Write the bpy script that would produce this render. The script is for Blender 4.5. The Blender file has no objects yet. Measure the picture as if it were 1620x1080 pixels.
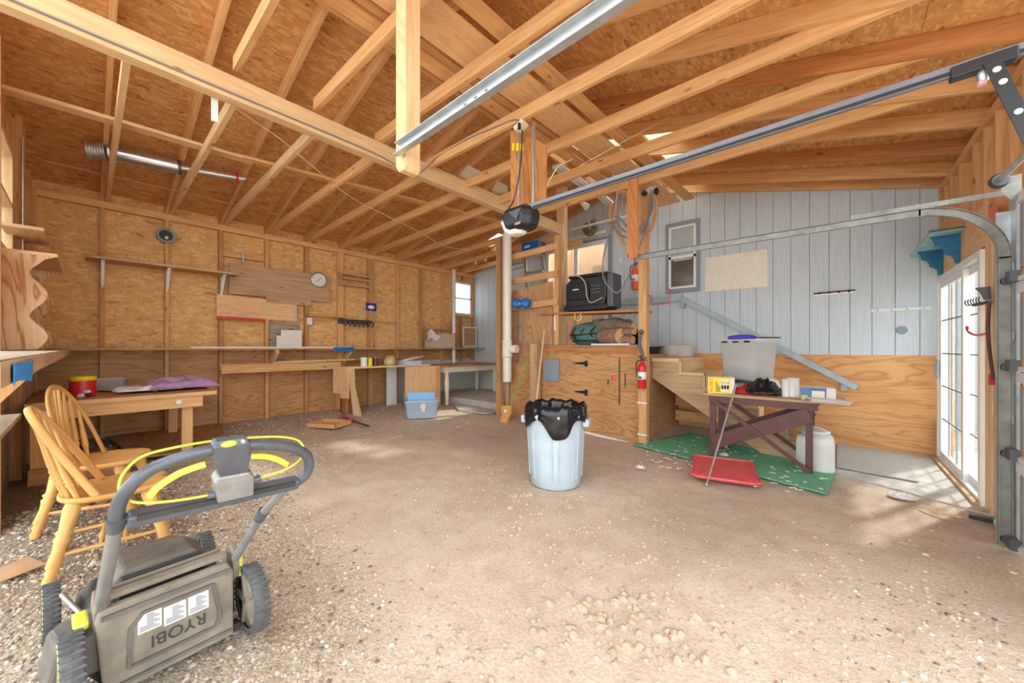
import bpy, bmesh, math, random
from mathutils import Vector, Matrix
random.seed(7)
SC = bpy.context.scene
COL = SC.collection
# ---------------------------------------------------------------- camera, world, sun, exposure
F = 587.0; YAW = math.radians(40.95); Y0 = 549.0; H = 1.3
cam_d = bpy.data.cameras.new('camera'); cam = bpy.data.objects.new('camera', cam_d); COL.objects.link(cam)
cam_d.sensor_width = 36.0; cam_d.lens = 36.0*F/1620.0; cam_d.shift_y = (Y0-540.0)/1620.0
cam_d.clip_start = 0.02; cam_d.clip_end = 200
cam.location = (0, 0, H); cam.rotation_euler = (math.pi/2, 0, YAW)
SC.camera = cam
W = bpy.data.worlds.new('World'); SC.world = W; W.use_nodes = True
bg = W.node_tree.nodes['Background']; bg.inputs[0].default_value = (0.90, 0.96, 1.0, 1); bg.inputs[1].default_value = 3.0
sd = bpy.data.lights.new('sun', 'SUN'); so = bpy.data.objects.new('sun', sd); COL.objects.link(so)
sd.energy = 4.0; sd.angle = math.radians(3); sd.color = (1, .95, .86)
SUNDIR = Vector((-.30, -.62, -.72)); so.rotation_euler = SUNDIR.to_track_quat('-Z', 'Y').to_euler()
SC.view_settings.view_transform = 'Standard'; SC.view_settings.look = 'None'
SC.view_settings.exposure = 0.50; SC.view_settings.gamma = 1.0; SC.view_settings.use_curve_mapping = False
SC.cycles.max_bounces = 10; SC.cycles.diffuse_bounces = 7; SC.cycles.transparent_max_bounces = 16

# ---------------------------------------------------------------- survey helpers (photo measurements -> world points)
CS, SN = math.cos(YAW), math.sin(YAW)
def ray(px, py):
    u = (px-810)/F; v = (Y0-py)/F
    return Vector((u*CS-SN, u*SN+CS, v))
def WX(px, py, x): r = ray(px, py); return r*(x/r.x)+Vector((0, 0, H))
def WY(px, py, y): r = ray(px, py); return r*(y/r.y)+Vector((0, 0, H))
def WZ(px, py, z): r = ray(px, py); return r*((z-H)/r.z)+Vector((0, 0, H))
def sstep(a, b, t):
    t = max(0, min(1, (t-a)/(b-a))); return t*t*(3-2*t)
def gz(x, y):
    z = .15*max(0, min(1, (-2.5-x)/4.5)); z -= .04*(1-sstep(.6, 2.0, y))*sstep(-4.6, -3.2, x)*sstep(.8, -1.0, x)
    return z
def srgb(r, g, b):
    f = lambda c: (c/255/12.92) if c/255 <= .04045 else ((c/255+.055)/1.055)**2.4
    return (f(r), f(g), f(b), 1)

# ---------------------------------------------------------------- materials
def newmat(name):
    m = bpy.data.materials.new(name); m.use_nodes = True; nt = m.node_tree
    return m, nt, nt.nodes['Principled BSDF']
def N(nt, t, **k):
    n = nt.nodes.new(t)
    for a, v in k.items(): setattr(n, a, v)
    return n
def ramp(nt, src, stops):
    r = N(nt, 'ShaderNodeValToRGB'); e = r.color_ramp.elements
    e[0].position, e[0].color = stops[0]; e[1].position, e[1].color = stops[-1]
    for p, c in stops[1:-1]:
        q = e.new(p); q.color = c
    nt.links.new(src, r.inputs[0]); return r.outputs[0]
def mixc(nt, fac, a, b, mode='MIX'):
    m = N(nt, 'ShaderNodeMix'); m.data_type = 'RGBA'; m.blend_type = mode
    for s, v in ((0, fac), (6, a), (7, b)):
        if hasattr(v, 'is_output'): nt.links.new(v, m.inputs[s])
        else: m.inputs[s].default_value = v
    return m.outputs[2]
def mapping(nt, scale, rot=(0, 0, 0), coord='UV'):
    tc = N(nt, 'ShaderNodeTexCoord'); mp = N(nt, 'ShaderNodeMapping')
    nt.links.new(tc.outputs[coord], mp.inputs[0]); mp.inputs['Scale'].default_value = scale; mp.inputs['Rotation'].default_value = rot
    return mp.outputs[0]
def noise(nt, vec, scale, detail=4, rough=.55, dist=0):
    n = N(nt, 'ShaderNodeTexNoise'); nt.links.new(vec, n.inputs['Vector'])
    n.inputs['Scale'].default_value = scale; n.inputs['Detail'].default_value = detail
    n.inputs['Roughness'].default_value = rough; n.inputs['Distortion'].default_value = dist
    return n.outputs[0]
def voro(nt, vec, scale, out='Color', feat='F1'):
    n = N(nt, 'ShaderNodeTexVoronoi'); n.feature = feat; nt.links.new(vec, n.inputs['Vector']); n.inputs['Scale'].default_value = scale
    return n.outputs[out]
def bump(nt, bs, src, strength=.3, dist=.01):
    b = N(nt, 'ShaderNodeBump'); b.inputs['Strength'].default_value = strength; b.inputs['Distance'].default_value = dist
    nt.links.new(src, b.inputs['Height']); nt.links.new(b.outputs[0], bs.inputs['Normal'])
def plain(name, c, rough=.5, metal=0, var=.06, spec=None, scale=9, alpha=None, trans=0, bmp=.0, emit=None):
    m, nt, bs = newmat(name)
    bs.inputs['Roughness'].default_value = rough; bs.inputs['Metallic'].default_value = metal
    if spec is not None: bs.inputs['Specular IOR Level'].default_value = spec
    n = noise(nt, mapping(nt, (1, 1, 1), coord='Object'), scale, 5, .6)
    d = tuple(x*(1-var*2.2) for x in c[:3])+(1,)
    l = tuple(min(1, x*(1+var)) for x in c[:3])+(1,)
    nt.links.new(ramp(nt, n, [(.3, d), (.7, l)]), bs.inputs['Base Color'])
    if bmp: bump(nt, bs, n, bmp, .01)
    if alpha is not None: bs.inputs['Alpha'].default_value = alpha
    if trans: bs.inputs['Transmission Weight'].default_value = trans
    if emit: bs.inputs['Emission Color'].default_value = emit[0]; bs.inputs['Emission Strength'].default_value = emit[1]
    return m
def wood(name, light, dark, knots=True, grain=1.0, rough=.65):
    m, nt, bs = newmat(name); bs.inputs['Roughness'].default_value = rough; bs.inputs['Specular IOR Level'].default_value = .25
    a = noise(nt, mapping(nt, (1.1, 15*grain, 1)), 1.6, 5, .6, 1.1)
    b = noise(nt, mapping(nt, (3, 110*grain, 1)), 1, 2, .5)
    c = ramp(nt, a, [(.36, dark), (.62, light)])
    c = mixc(nt, .22, c, ramp(nt, b, [(.3, dark), (.65, light)]))
    if knots:
        v = voro(nt, mapping(nt, (2.2, 7, 1)), 1.0, 'Distance')
        k = ramp(nt, v, [(.0, (.35, .22, .12, 1)), (.055, (.55, .4, .27, 1)), (.10, (1, 1, 1, 1))])
        c = mixc(nt, 1.0, c, k, 'MULTIPLY')
    oi = N(nt, 'ShaderNodeObjectInfo')
    t = ramp(nt, oi.outputs['Random'], [(0, (.84, .82, .78, 1)), (1, (1.0, 1.0, 1.0, 1))])
    c = mixc(nt, 1.0, c, t, 'MULTIPLY')
    nt.links.new(c, bs.inputs['Base Color']); bump(nt, bs, a, .12, .004)
    return m
def osb(name, base, dark, light, sc=1.0):
    m, nt, bs = newmat(name); bs.inputs['Roughness'].default_value = .7; bs.inputs['Specular IOR Level'].default_value = .2
    warp = noise(nt, mapping(nt, (1, 1, 1)), 7, 3, .6)
    def layer(rot, sx, sy):
        tc = N(nt, 'ShaderNodeTexCoord'); va = N(nt, 'ShaderNodeVectorMath', operation='MULTIPLY_ADD')
        nz = N(nt, 'ShaderNodeTexNoise'); nz.inputs['Scale'].default_value = 6; nt.links.new(tc.outputs['UV'], nz.inputs['Vector'])
        nt.links.new(nz.outputs['Color'], va.inputs[0]); va.inputs[1].default_value = (.09, .09, 0); nt.links.new(tc.outputs['UV'], va.inputs[2])
        mp = N(nt, 'ShaderNodeMapping'); nt.links.new(va.outputs[0], mp.inputs[0]); mp.inputs['Rotation'].default_value = (0, 0, rot); mp.inputs['Scale'].default_value = (sx*sc, sy*sc, 1)
        return voro(nt, mp.outputs[0], 1.0)
    l1 = layer(.25, 9, 45); l2 = layer(1.15, 12, 42); l3 = layer(-.65, 10, 52)
    sel = noise(nt, mapping(nt, (1, 1, 1)), 11*sc, 2); s2 = noise(nt, mapping(nt, (1.3, 1, 1)), 8*sc, 2)
    h1 = ramp(nt, sel, [(.47, (0, 0, 0, 1)), (.53, (1, 1, 1, 1))]); h2 = ramp(nt, s2, [(.50, (0, 0, 0, 1)), (.56, (1, 1, 1, 1))])
    x = mixc(nt, h1, l1, l2); x = mixc(nt, h2, x, l3)
    sp = N(nt, 'ShaderNodeSeparateColor'); nt.links.new(x, sp.inputs[0])
    c = ramp(nt, sp.outputs[0], [(0, dark), (.10, base), (.55, base), (.8, light), (1, light)])
    c = mixc(nt, .35, c, ramp(nt, warp, [(.3, dark), (.6, base)]))
    flk = noise(nt, mapping(nt, (3, 1, 1), (0, 0, .5)), 26*sc, 2, .5)
    c = mixc(nt, ramp(nt, flk, [(.27, (.75, .75, .75, 1)), (.33, (0, 0, 0, 1))]), c, tuple(v*.45 for v in dark[:3])+(1,))
    nt.links.new(c, bs.inputs['Base Color']); bump(nt, bs, sp.outputs[1], .12, .003)
    return m
def plywood(name, light, dark, contrast=1.0, stain=None):
    m, nt, bs = newmat(name); bs.inputs['Roughness'].default_value = .65; bs.inputs['Specular IOR Level'].default_value = .25
    a = noise(nt, mapping(nt, (.5, 2.4, 1)), 1.5, 2, .45, 2.2)
    w = N(nt, 'ShaderNodeMath', operation='MULTIPLY'); nt.links.new(a, w.inputs[0]); w.inputs[1].default_value = 13
    fr = N(nt, 'ShaderNodeMath', operation='PINGPONG'); nt.links.new(w.outputs[0], fr.inputs[0]); fr.inputs[1].default_value = 1
    c = ramp(nt, fr.outputs[0], [(.05, dark), (.45, light), (1, light)])
    f = noise(nt, mapping(nt, (3, 70, 1)), 1, 2)
    c = mixc(nt, .25, c, ramp(nt, f, [(.3, dark), (.65, light)]))
    g = noise(nt, mapping(nt, (1, 1, 1)), 2.0, 4)
    c = mixc(nt, ramp(nt, g, [(.3, (.5, .5, .5, 1)), (.6, (0, 0, 0, 1))]), c, stain or dark)
    nt.links.new(c, bs.inputs['Base Color']); return m

M = {}
M['lumber'] = wood('lumber', srgb(236, 190, 136), srgb(212, 158, 102))
M['lumber_dark'] = wood('lumber_dark', srgb(214, 166, 116), srgb(182, 132, 86))
M['lumber_pale'] = wood('lumber_pale', srgb(240, 210, 165), srgb(222, 180, 135), grain=.8)
M['lumber_red'] = wood('lumber_red', srgb(204, 144, 92), srgb(176, 112, 66))
M['board_old'] = wood('board_old', srgb(214, 180, 142), srgb(180, 144, 108))
M['board_grey'] = wood('board_grey', srgb(186, 170, 144), srgb(150, 134, 110))
M['oak'] = wood('oak', srgb(240, 196, 126), srgb(218, 162, 92), knots=False, rough=.35)
M['osb'] = osb('osb_wall', srgb(224, 178, 116), srgb(172, 120, 68), srgb(242, 206, 150), .8)
M['osb_roof'] = osb('osb_roof', srgb(212, 158, 100), srgb(150, 98, 52), srgb(234, 190, 132), .8)
M['osb_grey'] = osb('osb_grey', srgb(196, 164, 124), srgb(140, 108, 74), srgb(214, 188, 150))
M['ply'] = plywood('plywood_warm', srgb(230, 180, 124), srgb(198, 138, 84))
M['ply_dark'] = plywood('plywood_dark', srgb(206, 160, 110), srgb(164, 118, 74))
M['ply_bench'] = plywood('plywood_bench', srgb(200, 158, 114), srgb(168, 126, 86))
M['ply_fir'] = plywood('plywood_fir', srgb(236, 205, 165), srgb(176, 112, 62))
M['ply_pale'] = plywood('plywood_pale', srgb(236, 196, 148), srgb(220, 172, 122))
M['galv'] = plain('galvanised_steel', srgb(196, 202, 204), .38, .75, .08, scale=14)
M['galv_old'] = plain('weathered_track_steel', srgb(150, 150, 142), .5, .45, .16, scale=10)
M['steel'] = plain('bright_steel', srgb(206, 208, 212), .28, .9, .05)
M['dark_metal'] = plain('dark_metal', srgb(96, 98, 104), .45, .6)
M['black'] = plain('black_plastic', srgb(34, 35, 38), .38, 0, .05)
M['black_bag'] = plain('black_bag', srgb(22, 22, 26), .22, 0, .05)
M['rubber'] = plain('tyre_rubber', srgb(98, 98, 98), .8, 0, .16, scale=30)
M['mower_grey'] = plain('mower_grey', srgb(110, 104, 96), .65, 0, .2, scale=6)
M['mower_dusty'] = plain('mower_dusty', srgb(140, 130, 114), .8, 0, .18, scale=7)
M['mower_dark'] = plain('mower_dark', srgb(62, 62, 62), .6, 0, .18, scale=7)
M['handle_grey'] = plain('handle_grey', srgb(96, 100, 108), .35, .25, .1, scale=14)
M['tube_grey'] = plain('tube_grey', srgb(158, 158, 158), .4, .45, .1, scale=16)
M['yellow_green'] = plain('yellow_green', srgb(220, 224, 84), .35, 0, .03)
M['white'] = plain('white_paint', srgb(236, 238, 236), .4, 0, .03)
M['white_plastic'] = plain('white_plastic', srgb(228, 228, 226), .35, 0, .03)
M['pvc'] = plain('white_pvc', srgb(236, 230, 216), .35, 0, .03)
M['cream'] = plain('cream_paint', srgb(232, 222, 200), .5, 0, .05)
M['can'] = plain('pale_blue_plastic', srgb(184, 198, 208), .42, 0, .05, scale=5)
M['red'] = plain('red_plastic', srgb(230, 100, 102), .4, 0, .05)
M['red_paint'] = plain('red_paint', srgb(206, 40, 44), .35)
M['orange'] = plain('orange_paint', srgb(240, 104, 48), .4)
M['blue'] = plain('blue_plastic', srgb(20, 104, 176), .35, 0, .05)
M['blue_tape'] = plain('blue_tape', srgb(36, 140, 216), .6, 0, .08)
M['teal_light'] = plain('teal_light', srgb(160, 206, 214), .5, 0, .14, scale=7)
M['teal'] = plain('teal_stain', srgb(20, 118, 160), .5, 0, .2, scale=16)
M['yellow'] = plain('yellow', srgb(246, 220, 30), .4)
M['purple_cloth'] = plain('purple_cloth', srgb(178, 140, 176), .9, 0, .12, scale=18)
M['white_cloth'] = plain('white_cloth', srgb(230, 226, 226), .9, 0, .06, scale=18)
M['violet_fluff'] = plain('violet_fluff', srgb(76, 78, 200), .9, 0, .25, scale=60)
M['paper'] = plain('paper', srgb(236, 232, 222), .8, 0, .03)
M['card'] = plain('cardboard', srgb(204, 186, 152), .85, 0, .05)
M['tan_card'] = plain('brown_cardboard', srgb(178, 138, 100), .85, 0, .08)
M['grey_trim'] = plain('grey_trim', srgb(140, 154, 162), .55, 0, .05)
M['grey_paint'] = plain('grey_paint', srgb(150, 158, 162), .5, 0, .05)
M['handrail_paint'] = plain('handrail_paint', srgb(172, 190, 198), .5, 0, .08)
M['concrete'] = plain('concrete', srgb(196, 190, 180), .85, 0, .12, scale=12, bmp=.2)
M['concrete_wall'] = plain('concrete_wall', srgb(206, 208, 204), .85, 0, .05, scale=5)
M['grass_mat'] = plain('green_turf', srgb(112, 184, 142), .95, 0, .2, scale=45, bmp=.2)
M['mesh_mat'] = plain('grey_mat', srgb(188, 184, 176), .8, 0, .08, scale=40)
M['brown_paint'] = plain('brown_paint', srgb(98, 60, 54), .5, 0, .12)
M['stone'] = plain('stone', srgb(176, 156, 134), .9, 0, .3, scale=8)
M['log_bark'] = plain('bark', srgb(160, 128, 104), .95, 0, .3, scale=30, bmp=.8)
M['log_end'] = plain('cut_wood', srgb(226, 180, 124), .8, 0, .12, scale=25)
M['green_cloth'] = plain('green_canvas', srgb(90, 124, 114), .9, 0, .12, scale=12)
M['tarp'] = plain('brown_tarp', srgb(128, 112, 92), .9, 0, .2, scale=9)
M['crt'] = plain('generator_black', srgb(42, 42, 44), .45, 0, .1)
M['rope'] = plain('tan_hose', srgb(198, 166, 120), .7)
M['cord_white'] = plain('white_cord', srgb(232, 214, 190), .6)
M['wire_grey'] = plain('grey_cable', srgb(128, 128, 132), .5)
M['green_pole'] = plain('green_pole', srgb(130, 176, 78), .4)
M['broom'] = plain('broom_straw', srgb(232, 178, 96), .9, 0, .2, scale=50)
M['brick_dark'] = plain('exterior_siding', srgb(158, 158, 156), .8)
M['leaf'] = plain('leaf', srgb(120, 160, 80), .8, 0, .4, scale=12)
M['skyframe'] = plain('skylight_frame', srgb(236, 220, 190), .6)
M['panel_white'] = plain('panel_white', srgb(206, 200, 186), .5, 0, .05)
M['garage_door'] = plain('garage_door_white', srgb(222, 228, 232), .45, 0, .03)

def clear(name, tint, alpha, rough=.08):
    m, nt, bs = newmat(name)
    tr = N(nt, 'ShaderNodeBsdfTransparent'); tr.inputs[0].default_value = tint
    bs.inputs['Base Color'].default_value = tint; bs.inputs['Roughness'].default_value = rough
    mx = N(nt, 'ShaderNodeMixShader'); mx.inputs[0].default_value = alpha
    nt.links.new(tr.outputs[0], mx.inputs[1]); nt.links.new(bs.outputs[0], mx.inputs[2])
    nt.links.new(mx.outputs[0], nt.nodes['Material Output'].inputs[0]); return m
M['glass'] = clear('window_glass', (.93, .96, .97, 1), .16, .05)
M['clear_tub'] = clear('clear_tub', (.93, .95, .95, 1), .34, .25)
M['blue_tub'] = clear('blue_tub', (.66, .80, .92, 1), .62, .3)
M['dark_glass'] = plain('dark_glass', srgb(104, 98, 90), .12, 0, .12, scale=2)
M['mid_glass'] = plain('mid_glass', srgb(186, 196, 198), .12, 0, .06, scale=2)

def siding_mat():
    m, nt, bs = newmat('blue_siding'); bs.inputs['Roughness'].default_value = .6; bs.inputs['Specular IOR Level'].default_value = .3
    a = noise(nt, mapping(nt, (60, 2.5, 1)), 1, 4, .6, .5)
    c = ramp(nt, a, [(.3, srgb(194, 207, 214)), (.7, srgb(212, 222, 228))])
    nt.links.new(c, bs.inputs['Base Color']); bump(nt, bs, a, .25, .004); return m
M['siding'] = siding_mat()
def dirt_mat():
    m, nt, bs = newmat('dirt'); bs.inputs['Roughness'].default_value = .95; bs.inputs['Specular IOR Level'].default_value = .1
    o = mapping(nt, (1, 1, 1), coord='Object')
    big = noise(nt, o, .9, 5, .6, .4); mid = noise(nt, o, 6, 6, .65); fine = noise(nt, o, 60, 4, .7)
    c = ramp(nt, big, [(.36, srgb(190, 166, 142)), (.52, srgb(208, 188, 166)), (.66, srgb(222, 208, 190))])
    c = mixc(nt, .45, c, ramp(nt, mid, [(.34, srgb(178, 154, 130)), (.62, srgb(222, 206, 186))]))
    v = voro(nt, o, 95)
    sp = N(nt, 'ShaderNodeSeparateColor'); nt.links.new(v, sp.inputs[0])
    peb = ramp(nt, sp.outputs[0], [(0, srgb(112, 100, 90)), (.25, srgb(168, 148, 126)), (.7, srgb(200, 184, 162)), (1, srgb(232, 224, 212))])
    # gravel shows where the vertex attribute says so
    at = N(nt, 'ShaderNodeAttribute'); at.attribute_name = 'gravel'
    ad = N(nt, 'ShaderNodeMath', operation='ADD'); nt.links.new(at.outputs['Fac'], ad.inputs[0])
    sc = N(nt, 'ShaderNodeMath', operation='MULTIPLY_ADD'); nt.links.new(mid, sc.inputs[0]); sc.inputs[1].default_value = .9; sc.inputs[2].default_value = -.45
    nt.links.new(sc.outputs[0], ad.inputs[1])
    g = ramp(nt, ad.outputs[0], [(.25, (.1, .1, .1, 1)), (.75, (.85, .85, .85, 1))])
    c = mixc(nt, g, c, peb)
    c = mixc(nt, .3, c, ramp(nt, fine, [(.32, srgb(150, 130, 110)), (.58, srgb(226, 212, 192))]))
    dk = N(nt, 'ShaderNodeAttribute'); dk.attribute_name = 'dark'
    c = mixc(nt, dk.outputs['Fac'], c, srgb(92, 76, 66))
    nt.links.new(c, bs.inputs['Base Color'])
    bd = voro(nt, o, 95, 'Distance'); m2 = N(nt, 'ShaderNodeMath', operation='MULTIPLY_ADD')
    inv = N(nt, 'ShaderNodeMath', operation='MULTIPLY'); nt.links.new(bd, inv.inputs[0]); nt.links.new(g, inv.inputs[1])
    nt.links.new(inv.outputs[0], m2.inputs[0]); m2.inputs[1].default_value = -.8; nt.links.new(fine, m2.inputs[2])
    bump(nt, bs, m2.outputs[0], .7, .010); return m
M['dirt'] = dirt_mat()

# ---------------------------------------------------------------- mesh builder
ORG = {}
def V(p): return Vector(p)
class MB:
    def __init__(s): s.v = []; s.f = []; s.uv = []; s.sm = []; s.mi = []; s.cur = 0
    def face(s, pts, uvs, smooth=False):
        i = len(s.v); s.v += [V(p) for p in pts]; s.f.append(list(range(i, i+len(pts)))); s.uv += uvs; s.sm.append(smooth); s.mi.append(s.cur)
    def obox(s, c, hx, hy, hz):
        c, hx, hy, hz = V(c), V(hx), V(hy), V(hz)
        L = [hx.length*2, hy.length*2, hz.length*2]; ou, ov = random.random()*20, random.random()*20
        ax = [hx, hy, hz]
        for k in range(3):
            for sg in (1, -1):
                a, b = ax[(k+1) % 3], ax[(k+2) % 3]; la, lb = L[(k+1) % 3], L[(k+2) % 3]
                n = ax[k]*sg
                if sg < 0: a, b, la, lb = b, a, lb, la
                P = [c+n-a-b, c+n+a-b, c+n+a+b, c+n-a+b]
                if la >= lb: U = [(0, 0), (la, 0), (la, lb), (0, lb)]
                else: U = [(0, 0), (0, la), (lb, la), (lb, 0)]
                s.face(P, [(u+ou, w+ov+k*.37) for u, w in U])
        return s
    def box(s, x0, x1, y0, y1, z0, z1):
        return s.obox(((x0+x1)/2, (y0+y1)/2, (z0+z1)/2), ((x1-x0)/2, 0, 0), (0, (y1-y0)/2, 0), (0, 0, (z1-z0)/2))
    def bar(s, p0, p1, w, h, up=(0, 0, 1)):
        p0, p1, up = V(p0), V(p1), V(up); d = (p1-p0); dn = d.normalized(); sd_ = dn.cross(up)
        if sd_.length < 1e-4: sd_ = dn.cross(V((0, 1, 0)))
        sd_.normalize(); u = sd_.cross(dn).normalized()
        return s.obox((p0+p1)/2, d/2, sd_*w/2, u*h/2)
    def panel(s, o, a, b, n):
        """slab: corner o, edges a, b, thickness vector n; long axis of uv along a"""
        o, a, b, n = V(o), V(a), V(b), V(n); return s.obox(o+a/2+b/2+n/2, a/2, b/2, n/2)
    def lathe(s, p0, p1, prof, seg=14, capa=True, capb=True, smooth=True):
        p0, p1 = V(p0), V(p1); d = p1-p0; L = d.length; dn = d.normalized()
        e = V((0, 0, 1)) if abs(dn.z) < .9 else V((1, 0, 0))
        a = dn.cross(e).normalized(); b = dn.cross(a)
        ou = random.random()*9
        R = [[p0+d*t+(a*math.cos(2*math.pi*k/seg)+b*math.sin(2*math.pi*k/seg))*r for k in range(seg)] for t, r in prof]
        i0 = len(s.v)
        for r in R: s.v += r
        for i in range(len(R)-1):
            for k in range(seg):
                k2 = (k+1) % seg
                s.f.append([i0+i*seg+k, i0+i*seg+k2, i0+(i+1)*seg+k2, i0+(i+1)*seg+k]); s.sm.append(smooth); s.mi.append(s.cur)
                u0, u1 = prof[i][0]*L+ou, prof[i+1][0]*L+ou; q0, q1 = k/seg*.3, (k+1)/seg*.3
                s.uv += [(u0, q0), (u0, q1), (u1, q1), (u1, q0)]
        if capa and prof[0][1] > 1e-5: s.face(R[0][::-1], [(p.x+ou, p.y+p.z) for p in R[0]])
        if capb and prof[-1][1] > 1e-5: s.face(R[-1], [(p.x+ou, p.y+p.z) for p in R[-1]])
        return s
    def cyl(s, p0, p1, r, r2=None, seg=16, caps=True): return s.lathe(p0, p1, [(0, r), (1, r if r2 is None else r2)], seg, caps, caps)
    def tube(s, pts, r, seg=8, closed=False, flat=None, smooth=True):
        pts = [V(p) for p in pts]; n = len(pts); prev = None; i0 = len(s.v); tot = 0; U = []
        for i, p in enumerate(pts):
            if closed: t = pts[(i+1) % n]-pts[i-1]
            else: t = pts[min(n-1, i+1)]-pts[max(0, i-1)]
            t = t.normalized() if t.length > 1e-9 else V((0, 0, 1))
            if prev is None:
                e = V((0, 0, 1)) if abs(t.z) < .9 else V((1, 0, 0)); a = t.cross(e).normalized()
            else:
                a = prev-t*prev.dot(t); a = a.normalized() if a.length > 1e-6 else t.orthogonal().normalized()
            prev = a; b = t.cross(a); rr = r[i] if isinstance(r, (list, tuple)) else r
            ra, rb = (rr, rr) if flat is None else (rr*flat[0], rr*flat[1])
            s.v += [p+a*ra*math.cos(2*math.pi*k/seg)+b*rb*math.sin(2*math.pi*k/seg) for k in range(seg)]
            if i: tot += (pts[i]-pts[i-1]).length
            U.append(tot)
        m = n if closed else n-1
        for i in range(m):
            j = (i+1) % n
            for k in range(seg):
                k2 = (k+1) % seg
                s.f.append([i0+i*seg+k, i0+i*seg+k2, i0+j*seg+k2, i0+j*seg+k]); s.sm.append(smooth); s.mi.append(s.cur)
                u0 = U[i]; u1 = U[j] if j else U[i]+.05
                s.uv += [(u0, k*.02), (u0, (k+1)*.02), (u1, (k+1)*.02), (u1, k*.02)]
        if not closed:
            s.face([s.v[i0+k] for k in range(seg)][::-1], [(0, 0)]*seg); s.face([s.v[i0+(n-1)*seg+k] for k in range(seg)], [(0, 0)]*seg)
        return s
    def prism(s, poly, off, smooth=False):
        poly = [V(p) for p in poly]; off = V(off); n = len(poly)
        a = (poly[1]-poly[0]).normalized(); nn = off.normalized(); b = nn.cross(a); ou = random.random()*9
        ext = [max((p-poly[0]).dot(d) for p in poly)-min((p-poly[0]).dot(d) for p in poly) for d in (a, b)]
        f = (lambda p: ((p-poly[0]).dot(a)+ou, (p-poly[0]).dot(b)+ou)) if ext[0] >= ext[1] else (lambda p: ((p-poly[0]).dot(b)+ou, (p-poly[0]).dot(a)+ou))
        s.face(poly[::-1], [f(p) for p in poly[::-1]]); s.face([p+off for p in poly], [f(p) for p in poly])
        th = off.length; L = 0
        for i in range(n):
            j = (i+1) % n; l = (poly[j]-poly[i]).length
            s.face([poly[i], poly[j], poly[j]+off, poly[i]+off], [(L+ou, 0), (L+l+ou, 0), (L+l+ou, th), (L+ou, th)], smooth); L += l
        return s
    def grid(s, fn, nu, nv, smooth=True, closeu=False):
        i0 = len(s.v)
        for i in range(nu+1):
            for j in range(nv+1): s.v.append(V(fn(i/nu, j/nv)))
        for i in range(nu):
            for j in range(nv):
                s.f.append([i0+i*(nv+1)+j, i0+(i+1)*(nv+1)+j, i0+(i+1)*(nv+1)+j+1, i0+i*(nv+1)+j+1]); s.sm.append(smooth); s.mi.append(s.cur)
                s.uv += [(i/nu, j/nv), ((i+1)/nu, j/nv), ((i+1)/nu, (j+1)/nv), (i/nu, (j+1)/nv)]
        return s
    def ball(s, c, r, nu=10, nv=8, sc=(1, 1, 1)):
        c = V(c)
        return s.grid(lambda u, v: (c.x+r*sc[0]*math.sin(math.pi*v)*math.cos(2*math.pi*u), c.y+r*sc[1]*math.sin(math.pi*v)*math.sin(2*math.pi*u), c.z-r*sc[2]*math.cos(math.pi*v)), nu, nv)
    def build(s, name, mats, parent=None, origin=None, bevel=0, kind=None, label=None, solid=0, sub=0, weld=False):
        if parent is not None: org = ORG[parent.name]
        elif origin is not None: org = V(origin)
        else:
            xs = [p.x for p in s.v]; ys = [p.y for p in s.v]; org = V(((min(xs)+max(xs))/2, (min(ys)+max(ys))/2, min(p.z for p in s.v)))
        me = bpy.data.meshes.new(name); me.from_pydata([tuple(p-org) for p in s.v], [], s.f)
        uvl = me.uv_layers.new(name='UVMap'); k = 0
        flat = [c for u in s.uv for c in u]; uvl.data.foreach_set('uv', flat)
        me.polygons.foreach_set('use_smooth', s.sm); me.polygons.foreach_set('material_index', s.mi)
        if not isinstance(mats, (list, tuple)): mats = [mats]
        for m in mats: me.materials.append(M[m] if isinstance(m, str) else m)
        if weld or bevel or sub:
            bm = bmesh.new(); bm.from_mesh(me); bmesh.ops.remove_doubles(bm, verts=bm.verts, dist=1e-5); bmesh.ops.recalc_face_normals(bm, faces=bm.faces); bm.to_mesh(me); bm.free()
        me.update(); o = bpy.data.objects.new(name, me); COL.objects.link(o)
        if parent is not None: o.parent = parent
        else: o.location = org
        ORG[o.name] = org
        if solid:
            md = o.modifiers.new('solid', 'SOLIDIFY'); md.thickness = solid; md.offset = 0
        if bevel:
            md = o.modifiers.new('bevel', 'BEVEL'); md.width = bevel; md.segments = 2; md.limit_method = 'ANGLE'
        if sub:
            md = o.modifiers.new('sub', 'SUBSURF'); md.levels = sub; md.render_levels = sub
        if kind: o['kind'] = kind
        if label: o['label'] = label
        return o
def tag(o, label, cat, group=None, kind=None):
    o['label'] = label; o['category'] = cat
    if group: o['group'] = group
    if kind: o['kind'] = kind
    return o
def thing(name, label, cat, loc=(0, 0, 0), rz=0, group=None):
    o = bpy.data.objects.new(name, None); o.empty_display_size = .1; COL.objects.link(o); o.location = loc; o.rotation_euler = (0, 0, rz)
    ORG[o.name] = V(loc)
    return tag(o, label, cat, group)
def lthing(name, label, cat, loc, rz=0, group=None):
    """thing whose parts are modelled in its own local frame"""
    o = thing(name, label, cat, loc, rz, group); ORG[o.name] = V((0, 0, 0)); return o
def struct(o, label=None):
    o['kind'] = 'structure'
    if label: o['label'] = label
    return o
def curve3(pts, n=8, closed=False):
    """Catmull-Rom through points"""
    P = [V(p) for p in pts]; out = []; m = len(P)
    for i in range(m if closed else m-1):
        a = P[(i-1) % m] if closed or i > 0 else P[0]; b = P[i]; c = P[(i+1) % m]; d = P[(i+2) % m] if closed or i+2 < m else P[-1]
        for k in range(n):
            t = k/n
            out.append(.5*((2*b)+(-a+c)*t+(2*a-5*b+4*c-d)*t*t+(-a+3*b-3*c+d)*t**3))
    if not closed: out.append(P[-1])
    return out
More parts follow.
